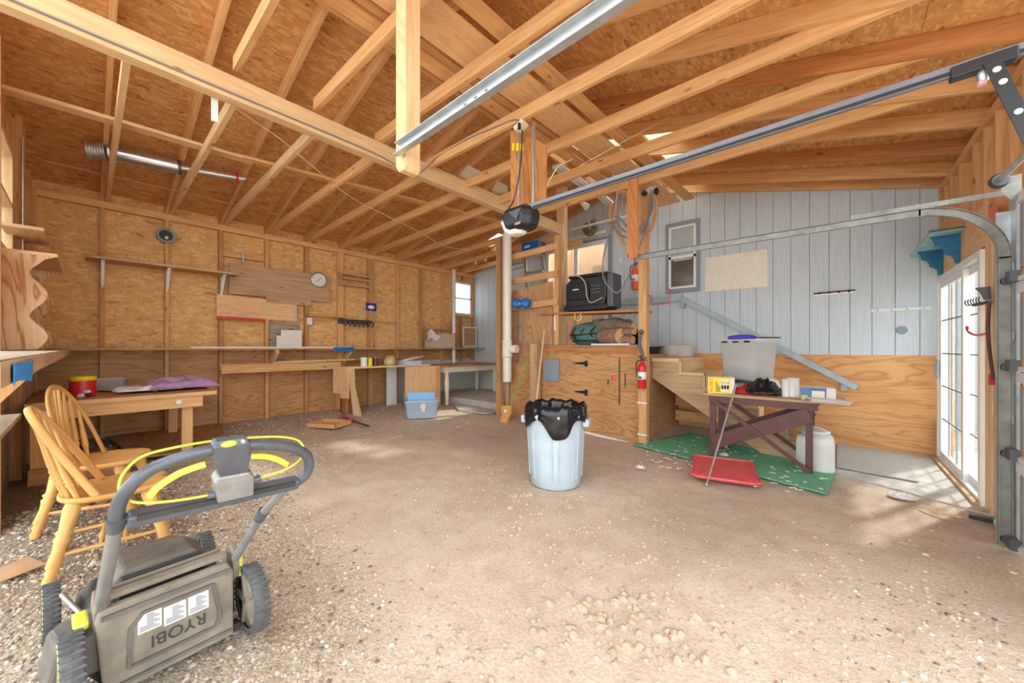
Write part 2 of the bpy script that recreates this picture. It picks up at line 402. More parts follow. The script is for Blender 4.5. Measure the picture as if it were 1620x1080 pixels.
def text(name, body, mat, size, o, right, up, parent, extr=.0008, align='LEFT'):
    """lettering turned to a mesh; o = lower left corner in world, right/up = axes"""
    cu = bpy.data.curves.new(name, 'FONT'); cu.body = body; cu.size = size; cu.extrude = extr; cu.align_x = align
    t = bpy.data.objects.new(name, cu); COL.objects.link(t)
    bpy.context.view_layer.update()
    me = bpy.data.meshes.new_from_object(t.evaluated_get(bpy.context.evaluated_depsgraph_get()))
    bpy.data.objects.remove(t); r = V(right).normalized(); u = V(up).normalized(); n = r.cross(u)
    Mx = Matrix((r, u, n)).transposed().to_4x4(); me.transform(Mx); me.transform(Matrix.Translation(V(o)-ORG[parent.name]))
    me.materials.clear(); me.materials.append(M[mat]); ob = bpy.data.objects.new(name, me); COL.objects.link(ob); ob.parent = parent; ORG[ob.name] = ORG[parent.name]
    return ob

# ================================================================ SETTING
from mathutils import noise as NZ
XL, XR, YB = -7.0, .93, 6.6
RX = -3.2
def zl(x): return 3.15+(x+7.0)*.276            # underside of left rafters
def zr(x): return 4.20-(x-RX)*.25              # underside of right rafters
RD = .15
def zroof(x): return (zl(x) if x < RX else zr(x))+RD
YK = [.149+.602*k for k in range(11)]
# floor
mb = MB(); x0, x1, y0, y1 = -7.7, 4.5, -3.0, 7.2; nx, ny = 250, 210
def fz(x, y):
    n1 = NZ.noise(V((x*.9, y*.9, 0)))*.018; n2 = NZ.noise(V((x*4, y*4, 3)))*.008; n3 = NZ.noise(V((x*14, y*14, 7)))*.005
    r = math.sin((y-.55*x)*2.6)*.006*sstep(-3.5, -2, x)
    k = 1.0
    if x > -.2 and y > 4.5: k = .15
    return gz(x, y)+(n1*.6+n2+n3+r)*k-.008
mb.grid(lambda u, v: (x0+(x1-x0)*u, y0+(y1-y0)*v, fz(x0+(x1-x0)*u, y0+(y1-y0)*v)), nx, ny)
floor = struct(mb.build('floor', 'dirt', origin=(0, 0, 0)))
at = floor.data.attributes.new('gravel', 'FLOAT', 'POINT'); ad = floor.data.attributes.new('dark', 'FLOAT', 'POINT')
def gravelness(x, y):
    g = .95*sstep(-1.3, -2.4, x)*sstep(1.5, .5, y)+.8*sstep(-5.2, -6.3, x)
    g += .55*sstep(1.4, .4, y)*sstep(-.3, -1.2, x)+.35*sstep(-.7, .3, x)*sstep(4.6, 3.6, y)
    g += .5*sstep(-3.6, -4.6, x)*sstep(2.5, 1.0, y)
    return max(0, min(1, g))
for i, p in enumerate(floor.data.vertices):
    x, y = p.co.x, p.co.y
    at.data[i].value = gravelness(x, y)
    ad.data[i].value = .38*sstep(-2.7, -3.6, x)*sstep(1.0, .1, y)+.18*sstep(-1.6, -2.6, x)*sstep(.9, .2, y)+.18*max(0, NZ.noise(V((x*.7+3, y*.7, 5))))*2  # dark brown gravel, plus shade of the front-left corner painted in
# concrete apron at the sliding door and old slab in the far left corner
mb = MB(); mb.panel((-.12, 5.15, -.03), (1.05, -.55, 0), (0, 2.0, 0), (0, 0, .034)); struct(mb.build('floor', 'concrete'), 'pale concrete pad inside the sliding door')

# roof sheathing with openings
HOLES_R = [(-3.05, -2.15, 4.42, 4.92), (-1.85, -1.45, 4.42, 4.92), (-1.85, -1.45, 5.02, 5.52), (-3.05, -2.15, 5.60, 6.12), (-2.15, -1.6, 6.2, 6.52)]  # the rear opening next to the ridge is added, unseen, to brighten the loft
HOLES_L = [(-5.95, -5.42, 5.62, 6.12)]
def cells(xa, xb, ya, yb, holes):
    xs = sorted({xa, xb, *[h[0] for h in holes], *[h[1] for h in holes]}); ys = sorted({ya, yb, *[h[2] for h in holes], *[h[3] for h in holes]})
    for i in range(len(xs)-1):
        run = None
        for j in range(len(ys)-1):
            cx, cy = (xs[i]+xs[i+1])/2, (ys[j]+ys[j+1])/2
            inh = any(h[0] < cx < h[1] and h[2] < cy < h[3] for h in holes)
            if inh:
                if run is not None: yield xs[i], xs[i+1], run, ys[j]; run = None
            elif run is None: run = ys[j]
        if run is not None: yield xs[i], xs[i+1], run, ys[-1]
def slab_pieces(mb, xa, xb, ya, yb, zf, t, holes):
    for a, b, c, d in cells(xa, xb, ya, yb, holes):
        P = [(a, c, zf(a)), (b, c, zf(b)), (b, d, zf(b)), (a, d, zf(a))]
        T = [(p[0], p[1], p[2]+t) for p in P]
        U = lambda p: (p[1], p[0]*1.03)
        mb.face(P[::-1], [U(p) for p in P[::-1]]); mb.face(T, [U(p) for p in T])
        for k in range(4):
            q = (k+1) % 4; mb.face([P[k], P[q], T[q], T[k]], [(0, 0), (.5, 0), (.5, t), (0, t)])
YF = -.50
mb = MB(); slab_pieces(mb, -7.6, RX, YF, 6.75, zroof, .014, HOLES_L); slab_pieces(mb, RX, 1.3, YF, 6.75, zroof, .014, HOLES_R)
ceiling = struct(mb.build('ceiling', 'osb_roof', origin=(0, 0, 0)))
# seams between the roof sheets: thin wooden strips laid along the joints
mb = MB()
for x in (-5.9, -4.7, -1.95, -.72, .45):
    z = zroof(x)-.002; s = .276 if x < RX else -.25
    mb.obox((x, 3.1, z), (.003, 0, .003*s), (0, 3.55, 0), (0, 0, .0025))
mb.build('sheet_seam', 'lumber_dark', ceiling)
# skylight domes, the added rear one included
for h in HOLES_R+HOLES_L:
    mb = MB(); a, b, c, d = h
    for (p, q) in (((a, c), (b, c)), ((b, c), (b, d)), ((b, d), (a, d)), ((a, d), (a, c))):
        mb.bar((p[0], p[1], zroof(p[0])+.06), (q[0], q[1], zroof(q[0])+.06), .03, .12)
    f = mb.build('skylight_frame', 'skyframe', ceiling)
    g = MB(); g.panel((a, c, zroof(a)+.12), (b-a, 0, zroof(b)-zroof(a)), (0, d-c, 0), (0, 0, .008)); g.build('skylight_pane', 'glass', ceiling)
# ridge board and rafters
mb = MB(); mb.box(RX-.02, RX+.02, YF, 6.6, 4.14, 4.36); mb.build('ridge_board', 'lumber', ceiling)
for k, y in enumerate(YK+[6.56]):
    mb = MB(); hz = RD/2
    for (xa, xb, zf) in ((-7.55, RX-.02, zl), (RX+.02, 1.25, zr)):
        mb = MB(); y2 = y
        A = [(xa, y2-.02, zf(xa)), (xb, y2-.02, zf(xb)), (xb, y2-.02, zf(xb)+RD-.003), (xa, y2-.02, zf(xa)+RD-.003)]
        mb.prism(A, (0, .04, 0)); mb.build('rafter', 'lumber' if xb < 0 or k % 3 else 'lumber_red', ceiling)
# purlins under the left slope
def zlp(x, d): return zl(x)-d
mb = MB(); mb.bar(WZ(-40, 128, 3.34), WZ(400, 256, 3.345), .115, .03)
tag(mb.build('stored_board', 'lumber_pale', None), 'pale board lying across the left joists, nearer length', 'board')
mb = MB(); mb.bar(WZ(385, 250, 3.345), WZ(800, 354, 3.355), .10, .03)
tag(mb.build('stored_board', 'lumber', None), 'board lying across the left joists, farther length', 'board')
mb = MB(); mb.bar(WZ(70, 255, 3.285), WZ(520, 358, 3.30), .03, .012)
tag(mb.build('lath', 'board_old', None), 'thin weathered lath lying on the left joists near the wall', 'board')

# main beam along the building
mb = MB(); mb.box(-3.62, -3.52, YF, 5.36, 3.225, 3.405)
beam = tag(mb.build('main_beam', 'lumber_pale', None, bevel=.004), 'long pale main beam running down the middle under the joists', 'beam')
# joists, left of the beam
ordn = ['nearest the camera', 'second from the camera', 'third from the camera', 'fourth from the camera', 'fifth from the camera', 'sixth from the camera', 'seventh from the camera', 'eighth from the camera', 'ninth from the camera', 'tenth from the camera', 'nearest the far wall']
for k, y in enumerate(YK):
    yy = y+.043
    mb = MB(); mb.bar((-7.0, yy, 3.20), (-3.625, yy, 3.31), .04, .10)
    tag(mb.build('ceiling_joist', 'lumber' if k > 2 else 'lumber_pale', None), 'joist from the left wall to the beam, '+ordn[k], 'joist', 'joists left of the beam')
RZ = {1: 3.50, 2: 3.47, 3: 3.41, 4: 3.35, 5: 3.33, 6: 3.30, 7: 3.265}
for n, (k, z) in enumerate(RZ.items()):
    y = YK[k]+.043; xs = -3.61; xe = .96 if k > 3 else .7
    mb = MB(); mb.bar((xs, y, z+.055), (xe, y, z+.055), .04, .11)
    tag(mb.build('ceiling_joist', 'lumber', None), 'joist crossing over to the garage door side, '+ordn[n], 'joist', 'joists right of the beam')
# planks stored on top of the joists (slightly askew)
for n, (dx, w, mt, lb) in enumerate(((.0, .13, 'lumber', 'knotty plank on the joists, edge of the walkway'), (-.30, .33, 'ply_pale', 'wide pale plywood strip lying on the joists'), (-.53, .06, 'lumber_dark', 'narrow dark stick beside the plywood strip on the joists'), (-.66, .13, 'lumber', 'plank on the joists furthest from the garage door'))):
    mb = MB(); mb.bar((-1.92+dx, .7, 3.66+.004*n), (-1.62+dx, 5.9, 3.50+.004*n), w, .022)
    tag(mb.build('stored_plank', mt, None), lb, 'plank', 'planks stored on the joists')

# left wall
mb = MB()
WH = (5.94, 6.53, 2.11, 2.93)      # window hole y0,y1,z0,z1
def rects(a0, a1, b0, b1, holes):
    for p, q, r_, s_ in cells(a0, a1, b0, b1, holes): yield p, q, r_, s_
for a, b, c, d in rects(-.45, 6.75, 1.27, 3.32, [WH]): mb.panel((-7.105, a, c), (0, b-a, 0), (0, 0, d-c), (.014, 0, 0))
wall_left = struct(mb.build('wall_left', 'osb', origin=(-7.09, 3, 0)))
mb = MB(); mb.panel((-7.105, -.45, -.1), (0, 4.75, 0), (0, 0, 1.38), (.014, 0, 0)); mb.panel((-7.105, 4.3, .98), (0, 2.4, 0), (0, 0, .30), (.014, 0, 0)); mb.build('lower_plywood', 'ply_dark', wall_left)
mb = MB(); mb.panel((-7.105, 4.3, -.1), (0, 2.4, 0), (0, 0, 1.1), (.02, 0, 0)); mb.build('foundation_wall', 'concrete_wall', wall_left)
for k, y in enumerate(YK+[-.38, 6.57]):
    if 5.95 < y < 6.5: zz = [(.95, 2.09), (2.95, 3.07)]
    else: zz = [(.08 if y < 4.4 else .95, 3.07)]
    for a, b in zz:
        w = .04 if k not in (5, 6) else .10
        mb = MB(); mb.box(-7.091, XL, y-w/2, y+w/2, a, b); mb.build('stud', 'lumber' if k % 2 else 'lumber_dark', wall_left)
mb = MB(); mb.box(-7.091, XL, -.45, 6.6, 3.07, 3.15); mb.build('top_plate', 'lumber', wall_left)
mb = MB(); mb.box(-7.091, XL+.0, 5.96, 6.55, 2.955, 3.06); mb.build('window_header', 'lumber', wall_left)
for (a, b, z) in ((1.37, 1.92, 2.69), (3.75, 4.34, 1.82), (5.9, 6.55, 2.06)):
    mb = MB(); mb.box(-7.09, XL-.005, a, b, z, z+.04); mb.build('blocking', 'lumber', wall_left)
# left wall window
def window_frame(name, o, a, b, mat='white', t=.05, depth=.06, bars=()):
    """o corner, a width vec, b height vec"""
    o, a, b = V(o), V(a), V(b); au, bu = a.normalized(), b.normalized(); n = au.cross(bu)*depth
    mb = MB(); mb.panel(o-n/2, a, bu*t, n); mb.panel(o-n/2+b-bu*t, a, bu*t, n); mb.panel(o-n/2+bu*t, bu*(b.length-2*t), au*t, n); mb.panel(o-n/2+bu*t+a-au*t, bu*(b.length-2*t), au*t, n)
    for f_, w in bars: mb.panel(o-n/2+b*f_-bu*w/2, a, bu*w, n)
    return mb
mb = window_frame('w', (-7.07, 5.96, 2.12), (0, .56, 0), (0, 0, .8), t=.04, bars=((.5, .035),))
w1 = struct(mb.build('window_1', 'white'))
g = MB(); g.box(-7.072, -7.068, 6.0, 6.48, 2.16, 2.88); g.build('pane', 'glass', w1)
mb = MB(); mb.box(-7.075, -7.02, 5.92, 6.56, 2.09, 2.12); mb.build('sill', 'lumber_pale', w1)

# back wall: vertical board siding, real grooves, cut to the roof line and around openings
def siding_strip(mb, xa, xb, za, zb_fn, holes, y):
    hs = sorted([(h[2], h[3]) for h in holes if h[0] < (xa+xb)/2 < h[1]])
    z = za
    segs = []
    for a, b in hs:
        if a > z: segs.append((z, a))
        z = max(z, b)
    segs.append((z, None))
    for a, b in segs:
        t0, t1 = (zb_fn(xa), zb_fn(xb)) if b is None else (b, b)
        P = [(xa, y, a), (xb, y, a), (xb, y, t1), (xa, y, t0)]
        mb.face(P, [(p[0], p[2]) for p in P]); Q = [(p[0], p[1]+.012, p[2]) for p in P]
        for k in range(4):
            q = (k+1) % 4; mb.face([P[q], P[k], Q[k], Q[q]], [(0, 0), (0, .1), (.01, .1), (.01, 0)])
HB = [(-2.16, -1.69, 2.27, 3.36), (-4.72, -3.27, 1.28, 3.38)]
xs = [-7.1]; gx = -2.129-.208*23
while gx < -7.1: gx += .208
edges = []
while gx < 1.05: edges.append(gx); gx += .208
edges = [-7.1]+edges+[1.0]
cuts = sorted(set([round(e, 4) for e in edges]+[h[0] for h in HB]+[h[1] for h in HB]))
if RX not in cuts: cuts = sorted(cuts+[RX])
mb = MB(); es = set(round(e, 4) for e in edges)
for a, b in zip(cuts[:-1], cuts[1:]):
    if b-a < .02: continue
    siding_strip(mb, a+(.0035 if a in es else 0), b-(.0035 if b in es else 0), 1.2, lambda x: zroof(x), HB, YB)
wall_back = struct(mb.build('wall_back', 'siding', origin=(0, YB, 0)))
mb = MB()
mb2 = MB()
for a, b in ((-7.1, -4.72), (-3.27, -2.16), (-1.69, 1.0)):
    mb2.panel((a, YB+.012, 1.2), (b-a, 0, 0), (0, 0, 2.3), (0, .02, 0))
for a, b, z in ((-4.72, -3.27, 3.38), (-2.16, -1.69, 3.36)):
    mb2.panel((a, YB+.012, z), (b-a, 0, 0), (0, 0, .1), (0, .02, 0))
mb2.panel((-2.16, YB+.012, 1.2), (.47, 0, 0), (0, 0, 1.07), (0, .02, 0))
for a, b in ((-7.1, RX), (RX, 1.0)):
    if a == RX: mb2.prism([(RX, YB+.013, 3.46), (-.24, YB+.013, 3.46), (-.24+.0, YB+.013, zroof(-.24)), (RX, YB+.013, zroof(RX))], (0, .02, 0))
    else: mb2.prism([(-6.4, YB+.013, 3.46), (RX, YB+.013, 3.46), (RX, YB+.013, zroof(RX))], (0, .02, 0))
mb2.build('sheathing', 'grey_trim', wall_back)
mb = MB(); mb.panel((-2.6, YB-.004, -.1), (3.6, 0, 0), (0, 0, 1.3), (0, .018, 0)); mb.build('lower_plywood', 'ply', wall_back)
mb = MB(); mb.panel((-7.1, YB-.002, -.1), (4.5, 0, 0), (0, 0, 1.31), (0, .016, 0)); mb.build('foundation_wall', 'concrete_wall', wall_back)
# back window
mb = window_frame('w', (-2.14, YB-.008, 2.29), (.43, 0, 0), (0, 0, 1.05), t=.035, depth=.05, bars=((.5, .045),))
w2 = struct(mb.build('window_2', 'white'))
mb = MB()
mb.panel((-2.2, YB-.022, 3.34), (.55, 0, 0), (0, 0, .075), (0, .02, 0)); mb.panel((-2.2, YB-.022, 2.215), (.55, 0, 0), (0, 0, .075), (0, .02, 0))
mb.panel((-2.2, YB-.022, 2.29), (0, 0, 1.05), (.06, 0, 0), (0, .02, 0)); mb.panel((-1.71, YB-.022, 2.29), (0, 0, 1.05), (.06, 0, 0), (0, .02, 0)); mb.build('trim', 'grey_trim', w2)
g = MB(); g.box(-2.11, -1.74, YB-.004, YB, 2.32, 2.8); g.build('lower_pane', 'dark_glass', w2)
g = MB(); g.box(-2.11, -1.74, YB+.004, YB+.008, 2.84, 3.31); g.build('upper_pane', 'mid_glass', w2)
g = MB(); g.box(-2.07, -1.78, YB-.012, YB-.006, 2.76, 2.785); g.build('sash_rail', 'panel_white', w2)
# house door on the landing level
mb = window_frame('d', (-4.72, YB-.01, 1.28), (1.45, 0, 0), (0, 0, 2.1), t=.07, depth=.06)
mb.panel((-4.02, YB-.03, 1.35), (0, 0, 1.96), (.08, 0, 0), (0, .05, 0))
d3 = struct(mb.build('door_3', 'white'))
mb = MB(); mb.panel((-3.27, YB-.022, 1.28), (0, 0, 2.17), (.075, 0, 0), (0, .02, 0)); mb.panel((-4.75, YB-.022, 3.38), (1.5, 0, 0), (0, 0, .05), (0, .02, 0)); mb.build('trim', 'grey_trim', d3)
g = MB(); g.box(-4.65, -3.34, YB-.002, YB+.002, 1.35, 3.31); g.build('pane', 'glass', d3)
# the room behind the door: warm wooden interior
mb = MB(); mb.panel((-4.9, 7.9, 1.2), (2.4, 0, 0), (0, 0, 2.5), (0, .02, 0)); mb.panel((-2.5, 6.65, 1.2), (0, 1.3, 0), (0, 0, 2.5), (.02, 0, 0)); mb.panel((-4.9, 6.65, 1.2), (0, 1.3, 0), (0, 0, 2.5), (-.02, 0, 0)); mb.panel((-4.9, 6.65, 1.2), (2.4, 0, 0), (0, 1.3, 0), (0, 0, -.02))
struct(mb.build('wall_interior', 'ply_pale'), 'warm wooden room seen through the house door')
mb = MB(); mb.box(-3.95, -3.55, 7.2, 7.75, 1.2, 3.05); mb.build('cabinet', 'board_old', bpy.data.objects['wall_interior'])

# right wall
mb = MB(); HR = [(4.78, 6.52, 0, 2.12), (-.45, 3.92, -.2, 2.4)]
for a, b, c, d in rects(-.45, 6.75, -.1, 3.32, [(4.78, 6.52, -.1, 2.12), (-.45, 3.93, -.1, 3.32)]): mb.panel((1.02, a, c), (0, b-a, 0), (0, 0, d-c), (.014, 0, 0))
wall_right = struct(mb.build('wall_right', 'osb_grey', origin=(1.02, 5, 0)))
for y in (6.55, 6.30, 6.02, 5.66, 5.18, 4.86, 4.57, 4.25, 4.0):
    lo = 2.3 if y > 4.78 else 0
    mb = MB(); mb.box(XR, 1.02, y-.02, y+.02, lo, 3.1); mb.build('stud', 'lumber', wall_right)
mb = MB(); mb.box(XR, 1.02, 2.5, 6.6, 3.10, 3.18); mb.build('top_plate', 'lumber', wall_right)
mb = MB(); mb.panel((XR-.012, 4.72, 2.12), (0, 1.86, 0), (0, 0, .34), (.012, 0, 0)); mb.build('header_board', 'ply_pale', wall_right)
mb = MB(); mb.box(XR-.01, 1.02, 4.60, 4.76, 0, 2.2); mb.build('jamb_post', 'lumber_pale', wall_right)
mb = MB(); mb.box(XR-.01, 1.02, 6.50, 6.6, 0, .42); mb.build('corner_block', 'lumber_red', wall_right)
# sliding door
mb = window_frame('d', (.95, 4.80, .0), (0, 1.70, 0), (0, 0, 2.1), t=.055, depth=.10)
d1 = struct(mb.build('door_1', 'white'))
for nm, ya, yb, xo in (('door_leaf', 5.42, 6.45, .935), ('door_leaf', 4.85, 5.50, .97)):
    mb = window_frame('p', (xo, ya, .05), (0, yb-ya, 0), (0, 0, 1.99), t=.07, depth=.035); lf = mb.build(nm, 'white', d1)
    g = MB(); g.box(xo-.003, xo+.003, ya+.07, yb-.07, .12, 1.97); g.build('pane', 'glass', lf)
    g = MB()
    for f_ in (.2, .4, .6, .8): g.box(xo-.006, xo+.006, ya+.07, yb-.07, .12+1.85*f_-.007, .12+1.85*f_+.007)
    for f_ in ((.33, .66) if yb-ya > .8 else (.5,)): g.box(xo-.006, xo+.006, ya+(yb-ya)*f_-.007, ya+(yb-ya)*f_+.007, .12, 1.97)
    g.build('glazing_bar', 'grey_trim', lf)
mb = MB(); mb.box(.885, .9, 6.36, 6.42, .95, 1.15); mb.box(.872, .885, 6.375, 6.405, .98, 1.12); mb.build('handle', 'grey_paint', d1)
mb = MB(); mb.box(.86, .9, 4.78, 6.5, .0, .03); mb.box(.905, .92, 4.82, 6.48, .0, .05); mb.build('threshold', 'board_old', d1)

# front wall (gable end), only the corner that can be seen
mb = MB()
for a, b, c, d in rects(-7.1, -4.2, -.1, 3.2, [(-5.45, -4.35, 2.05, 3.0)]): mb.panel((a, -.47, c), (b-a, 0, 0), (0, 0, d-c), (0, .014, 0))
mb.prism([(-7.1, -.47, 3.2), (-4.2, -.47, 3.2), (-4.2, -.47, zroof(-4.2)), (-7.1, -.47, zroof(-7.1))], (0, .014, 0))
wall_front = struct(mb.build('wall_front', 'osb', origin=(-6, -.47, 0)))
mb = MB(); mb.panel((-7.1, -.455, -.1), (2.9, 0, 0), (0, 0, 1.35), (0, .012, 0)); mb.build('lower_boards', 'board_grey', wall_front)
for x in (-7.03, -6.93, -6.45, -6.25, -5.85, -5.6, -5.0, -4.25):
    mb = MB(); mb.box(x-.02, x+.02, -.455, -.37, 2.05 if x == -5.0 else -.05, 3.12 if x < -6 else 3.4)
    if x == -5.0: continue
    mb.build('stud', 'lumber_dark', wall_front)
mb = window_frame('w', (-5.45, -.45, 2.05), (1.1, 0, 0), (0, 0, .95), t=.05, depth=.08, bars=((.5, .03),))
w3 = struct(mb.build('window_3', 'lumber_pale')); g = MB(); g.box(-5.4, -4.4, -.452, -.448, 2.1, 2.95); g.build('pane', 'glass', w3)
# outdoors seen through the panes
mb = MB(); mb.panel((-14, -9, -.12), (30, 0, 0), (0, 24, 0), (0, 0, .02)); struct(mb.build('ground', 'stone'), 'bare ground outside the building')
mb = MB()
for k in range(24): mb.box(1.3+.22*k, 1.3+.22*k+.205, 9.5, 9.53, -.1, 3.6)
struct(mb.build('fence', 'brick_dark'), 'tall pale board fence outside the sliding door')

# ================================================================ PLYWOOD PLATFORM, LANDING, STAIRS
pf = thing('storage_platform', 'plywood-faced platform box under the shelf and firewood', 'platform', (-3.2, 5.0, 0))
mb = MB(); mb.prism([(-4.5, 5.0, -.05), (-1.99, 5.0, -.05), (-1.99, 5.0, 1.21), (-4.5, 5.0, 1.21)], (0, .02, 0)); mb.build('front_panel', 'ply_dark', pf)
mb = MB(); mb.box(-3.66, -1.99, 4.985, 5.0, 1.21, 1.31); mb.build('front_trim', 'lumber_red', pf)
mb = MB(); mb.box(-4.5, -3.66, 4.99, 5.0, 1.21, 1.31); mb.build('front_trim', 'ply_dark', pf)
mb = MB(); mb.panel((-2.0, 5.02, -.05), (0, 1.56, 0), (0, 0, 1.25), (.02, 0, 0)); mb.build('side_panel', 'ply_bench', pf)
mb = MB(); mb.box(-4.5, -1.98, 4.97, 6.59, 1.31, 1.33); mb.build('top', 'board_grey', pf)
mb = MB(); mb.panel((-4.5, 5.02, -.05), (0, 1.57, 0), (0, 0, 1.35), (-.02, 0, 0)); mb.build('side_panel', 'ply_dark', pf)
for px, py in ((927, 575), (927, 621)):
    p = WY(px, py, 4.985); mb = MB(); mb.box(p.x-.02, p.x+.02, 4.98, 4.999, p.z-.045, p.z+.045)
    mb.prism([(p.x-.02, 4.985, p.z+.03), (p.x-.02, 4.985, p.z-.02), (p.x-.2, 4.985, p.z-.005), (p.x-.2, 4.985, p.z+.01)], (0, .012, 0)); mb.build('strap_hinge', 'black', pf)
mb = MB(); mb.box(-3.63, -3.32, 4.965, 4.999, .75, 1.10); ep = mb.build('electrical_panel', 'grey_trim', pf, bevel=.006)
mb = MB(); mb.box(-3.6, -3.35, 4.96, 4.966, .78, 1.07); mb.box(-3.5, -3.47, 4.95, 4.96, .9, .96); mb.build('panel_cover', 'grey_trim', ep)
mb = MB()
for px, y0_, y1_ in ((980, 565, 640), (989, 590, 612), (962, 600, 608)):
    a = WY(px, y0_, 4.992); b = WY(px, y1_, 4.992); mb.bar(a, b, .012, .008, (0, 1, 0))
mb.build('stain', 'black', pf); a = WY(972, 598, 4.99); mb = MB(); mb.ball(a, .05, sc=(1, .15, .8)); mb.build('red_smear', 'red', pf)
# landing and stairs
st = thing('stairs', 'wooden stairs with three steps down from the landing by the blue wall', 'stairs', (-1.3, 5.9, 0))
mb = MB(); mb.box(-1.97, -1.60, 5.32, 6.58, 1.10, 1.145); mb.build('landing', 'lumber_pale', st)
for i in range(1, 5):
    xa = -1.60+.30*(i-1); z = 1.145-.185*i
    mb = MB(); mb.box(xa, xa+.31, 5.32, 6.58, z-.04, z); mb.build('tread', 'lumber_pale', st)
    mb = MB(); mb.box(xa-.001, xa+.02, 5.34, 6.58, z, z+.145); mb.build('riser', 'lumber_pale', st)
for y in (5.34, 6.45):
    top = [(-1.97, 1.10), (-1.605, 1.10)]
    for i in range(1, 5): top += [(-1.605+.3*(i-1), 1.10-.185*i), (-1.605+.3*i, 1.10-.185*i)]
    P = [(x, y, z) for x, z in top]+[(-.41, y, .0), (-.62, y, 0), (-1.97, y, .86)]
    mb = MB(); mb.prism(P, (0, .04, 0)); mb.build('stringer', 'board_old', st)
mb = MB()
for z in (.12, .36, .6): mb.box(-1.95, -.9, 6.30, 6.33, z, z+.16)
mb.build('back_boards', 'ply', st)
# handrail on the wall
hr = thing('handrail', 'blue-grey painted handrail descending along the blue wall', 'handrail', (-1.3, 6.5, 1))
mb = MB(); mb.bar((-3.0, 6.50, 2.12), (-1.90, 6.50, 2.12), .06, .095); mb.build('level_rail', 'handrail_paint', hr)
mb = MB(); mb.bar((-1.94, 6.50, 2.12), (.22, 6.50, .78), .05, .075); mb.build('sloped_rail', 'handrail_paint', hr)
for x, z in ((-2.5, 2.05), (-1.9, 2.03), (-.85, 1.38), (.1, .8)):
    mb = MB(); mb.box(x-.03, x+.03, 6.50, 6.60, z-.07, z+.01); mb.build('bracket', 'handrail_paint', hr)
mb = MB()   # round planter ring
pts = []
c = V((-1.90, 6.15, 1.146)); ring = [(0.0, .22), (0, .26), (.96, .265), (1, .255), (1, .225), (.0, .215)]
mb.lathe(c, c+V((0, 0, .19)), ring, 28, False, False); tag(mb.build('concrete_ring', 'concrete', None), 'grey concrete ring standing on the stair landing', 'ring')

# posts
def post(name, x0, x1, y0, y1, z0, z1, mat, label, cat='post', bev=.004):
    mb = MB(); mb.box(x0, x1, y0, y1, z0, z1); return tag(mb.build(name, mat, None, bevel=bev), label, cat)
post('wooden_post', -1.98, -1.87, 4.86, 4.97, -.03, 3.42, 'lumber', 'tall wooden post at the right corner of the platform')
post('wooden_post', -3.63, -3.47, 5.36, 5.46, 1.33, 4.05, 'lumber_pale', 'tall post on the platform carrying the far end of the beam')  # paler wood stands in for the light falling on this post
post('wooden_post', -4.58, -4.48, 4.84, 4.93, .02, 3.25, 'lumber_dark', 'dark weathered post left of the white pipe')
p = post('wooden_post', -3.80, -3.66, 4.83, 4.95, -.02, 1.36, 'board_old', 'short stub post leaning on the platform front behind the bin')
mb = MB(); mb.box(-4.42, -4.38, 4.93, 4.97, 0, .9); tag(mb.build('batten', 'board_old', None), 'thin upright batten below the white pipe', 'board')
# hanging boards for the door tracks
a = WY(996, 411, 3.86)
mb = MB(); zb = 2.25; P = []
for k in range(9):
    t = math.pi+math.pi*k/8; P.append((-1.64+.058*math.cos(t), 3.86, zb+.05+.05*math.sin(t)))
P += [(-1.582, 3.86, 3.20), (-1.698, 3.86, 3.20)]
mb.prism(P, (0, .04, 0)); tag(mb.build('track_hanger', 'lumber_red', None), 'reddish board with rounded end holding the far door track', 'hanger board')
mb = MB(); P = [(-1.93, 1.19, 2.35), (-1.90, 1.19, 2.31), (-1.85, 1.19, 2.31), (-1.83, 1.19, 2.33), (-1.83, 1.19, 3.75), (-1.93, 1.19, 3.75)]
mb.prism(P, (0, .10, 0)); tag(mb.build('track_hanger', 'lumber_pale', None, bevel=.004), 'pale upright timber holding the near galvanised door track', 'hanger board')

# railing between the posts, plywood sheet behind
for z, lb in ((2.93, 'topmost'), (2.49, 'second from the top'), (2.04, 'lowest')):
    mb = MB(); mb.bar((-4.48, 4.96, z-.05), (-3.33, 4.96, z-.01), .04, .10)
    tag(mb.build('guard_rail', 'lumber', None), lb+' of the horizontal boards right of the white pipe', 'rail', 'guard boards at the platform')
post('wooden_post', -3.42, -3.34, 4.985, 5.08, 1.335, 3.10, 'lumber', 'post where the guard boards end, left of the shelf')
mb = MB(); mb.prism([(-4.42, 5.02, 1.34), (-3.48, 5.02, 1.34), (-3.48, 5.02, 2.38), (-4.42, 5.02, 2.30)], (0, .015, 0)); tag(mb.build('plywood_sheet', 'ply_bench', None), 'brown plywood sheet standing behind the blue reels', 'sheet')
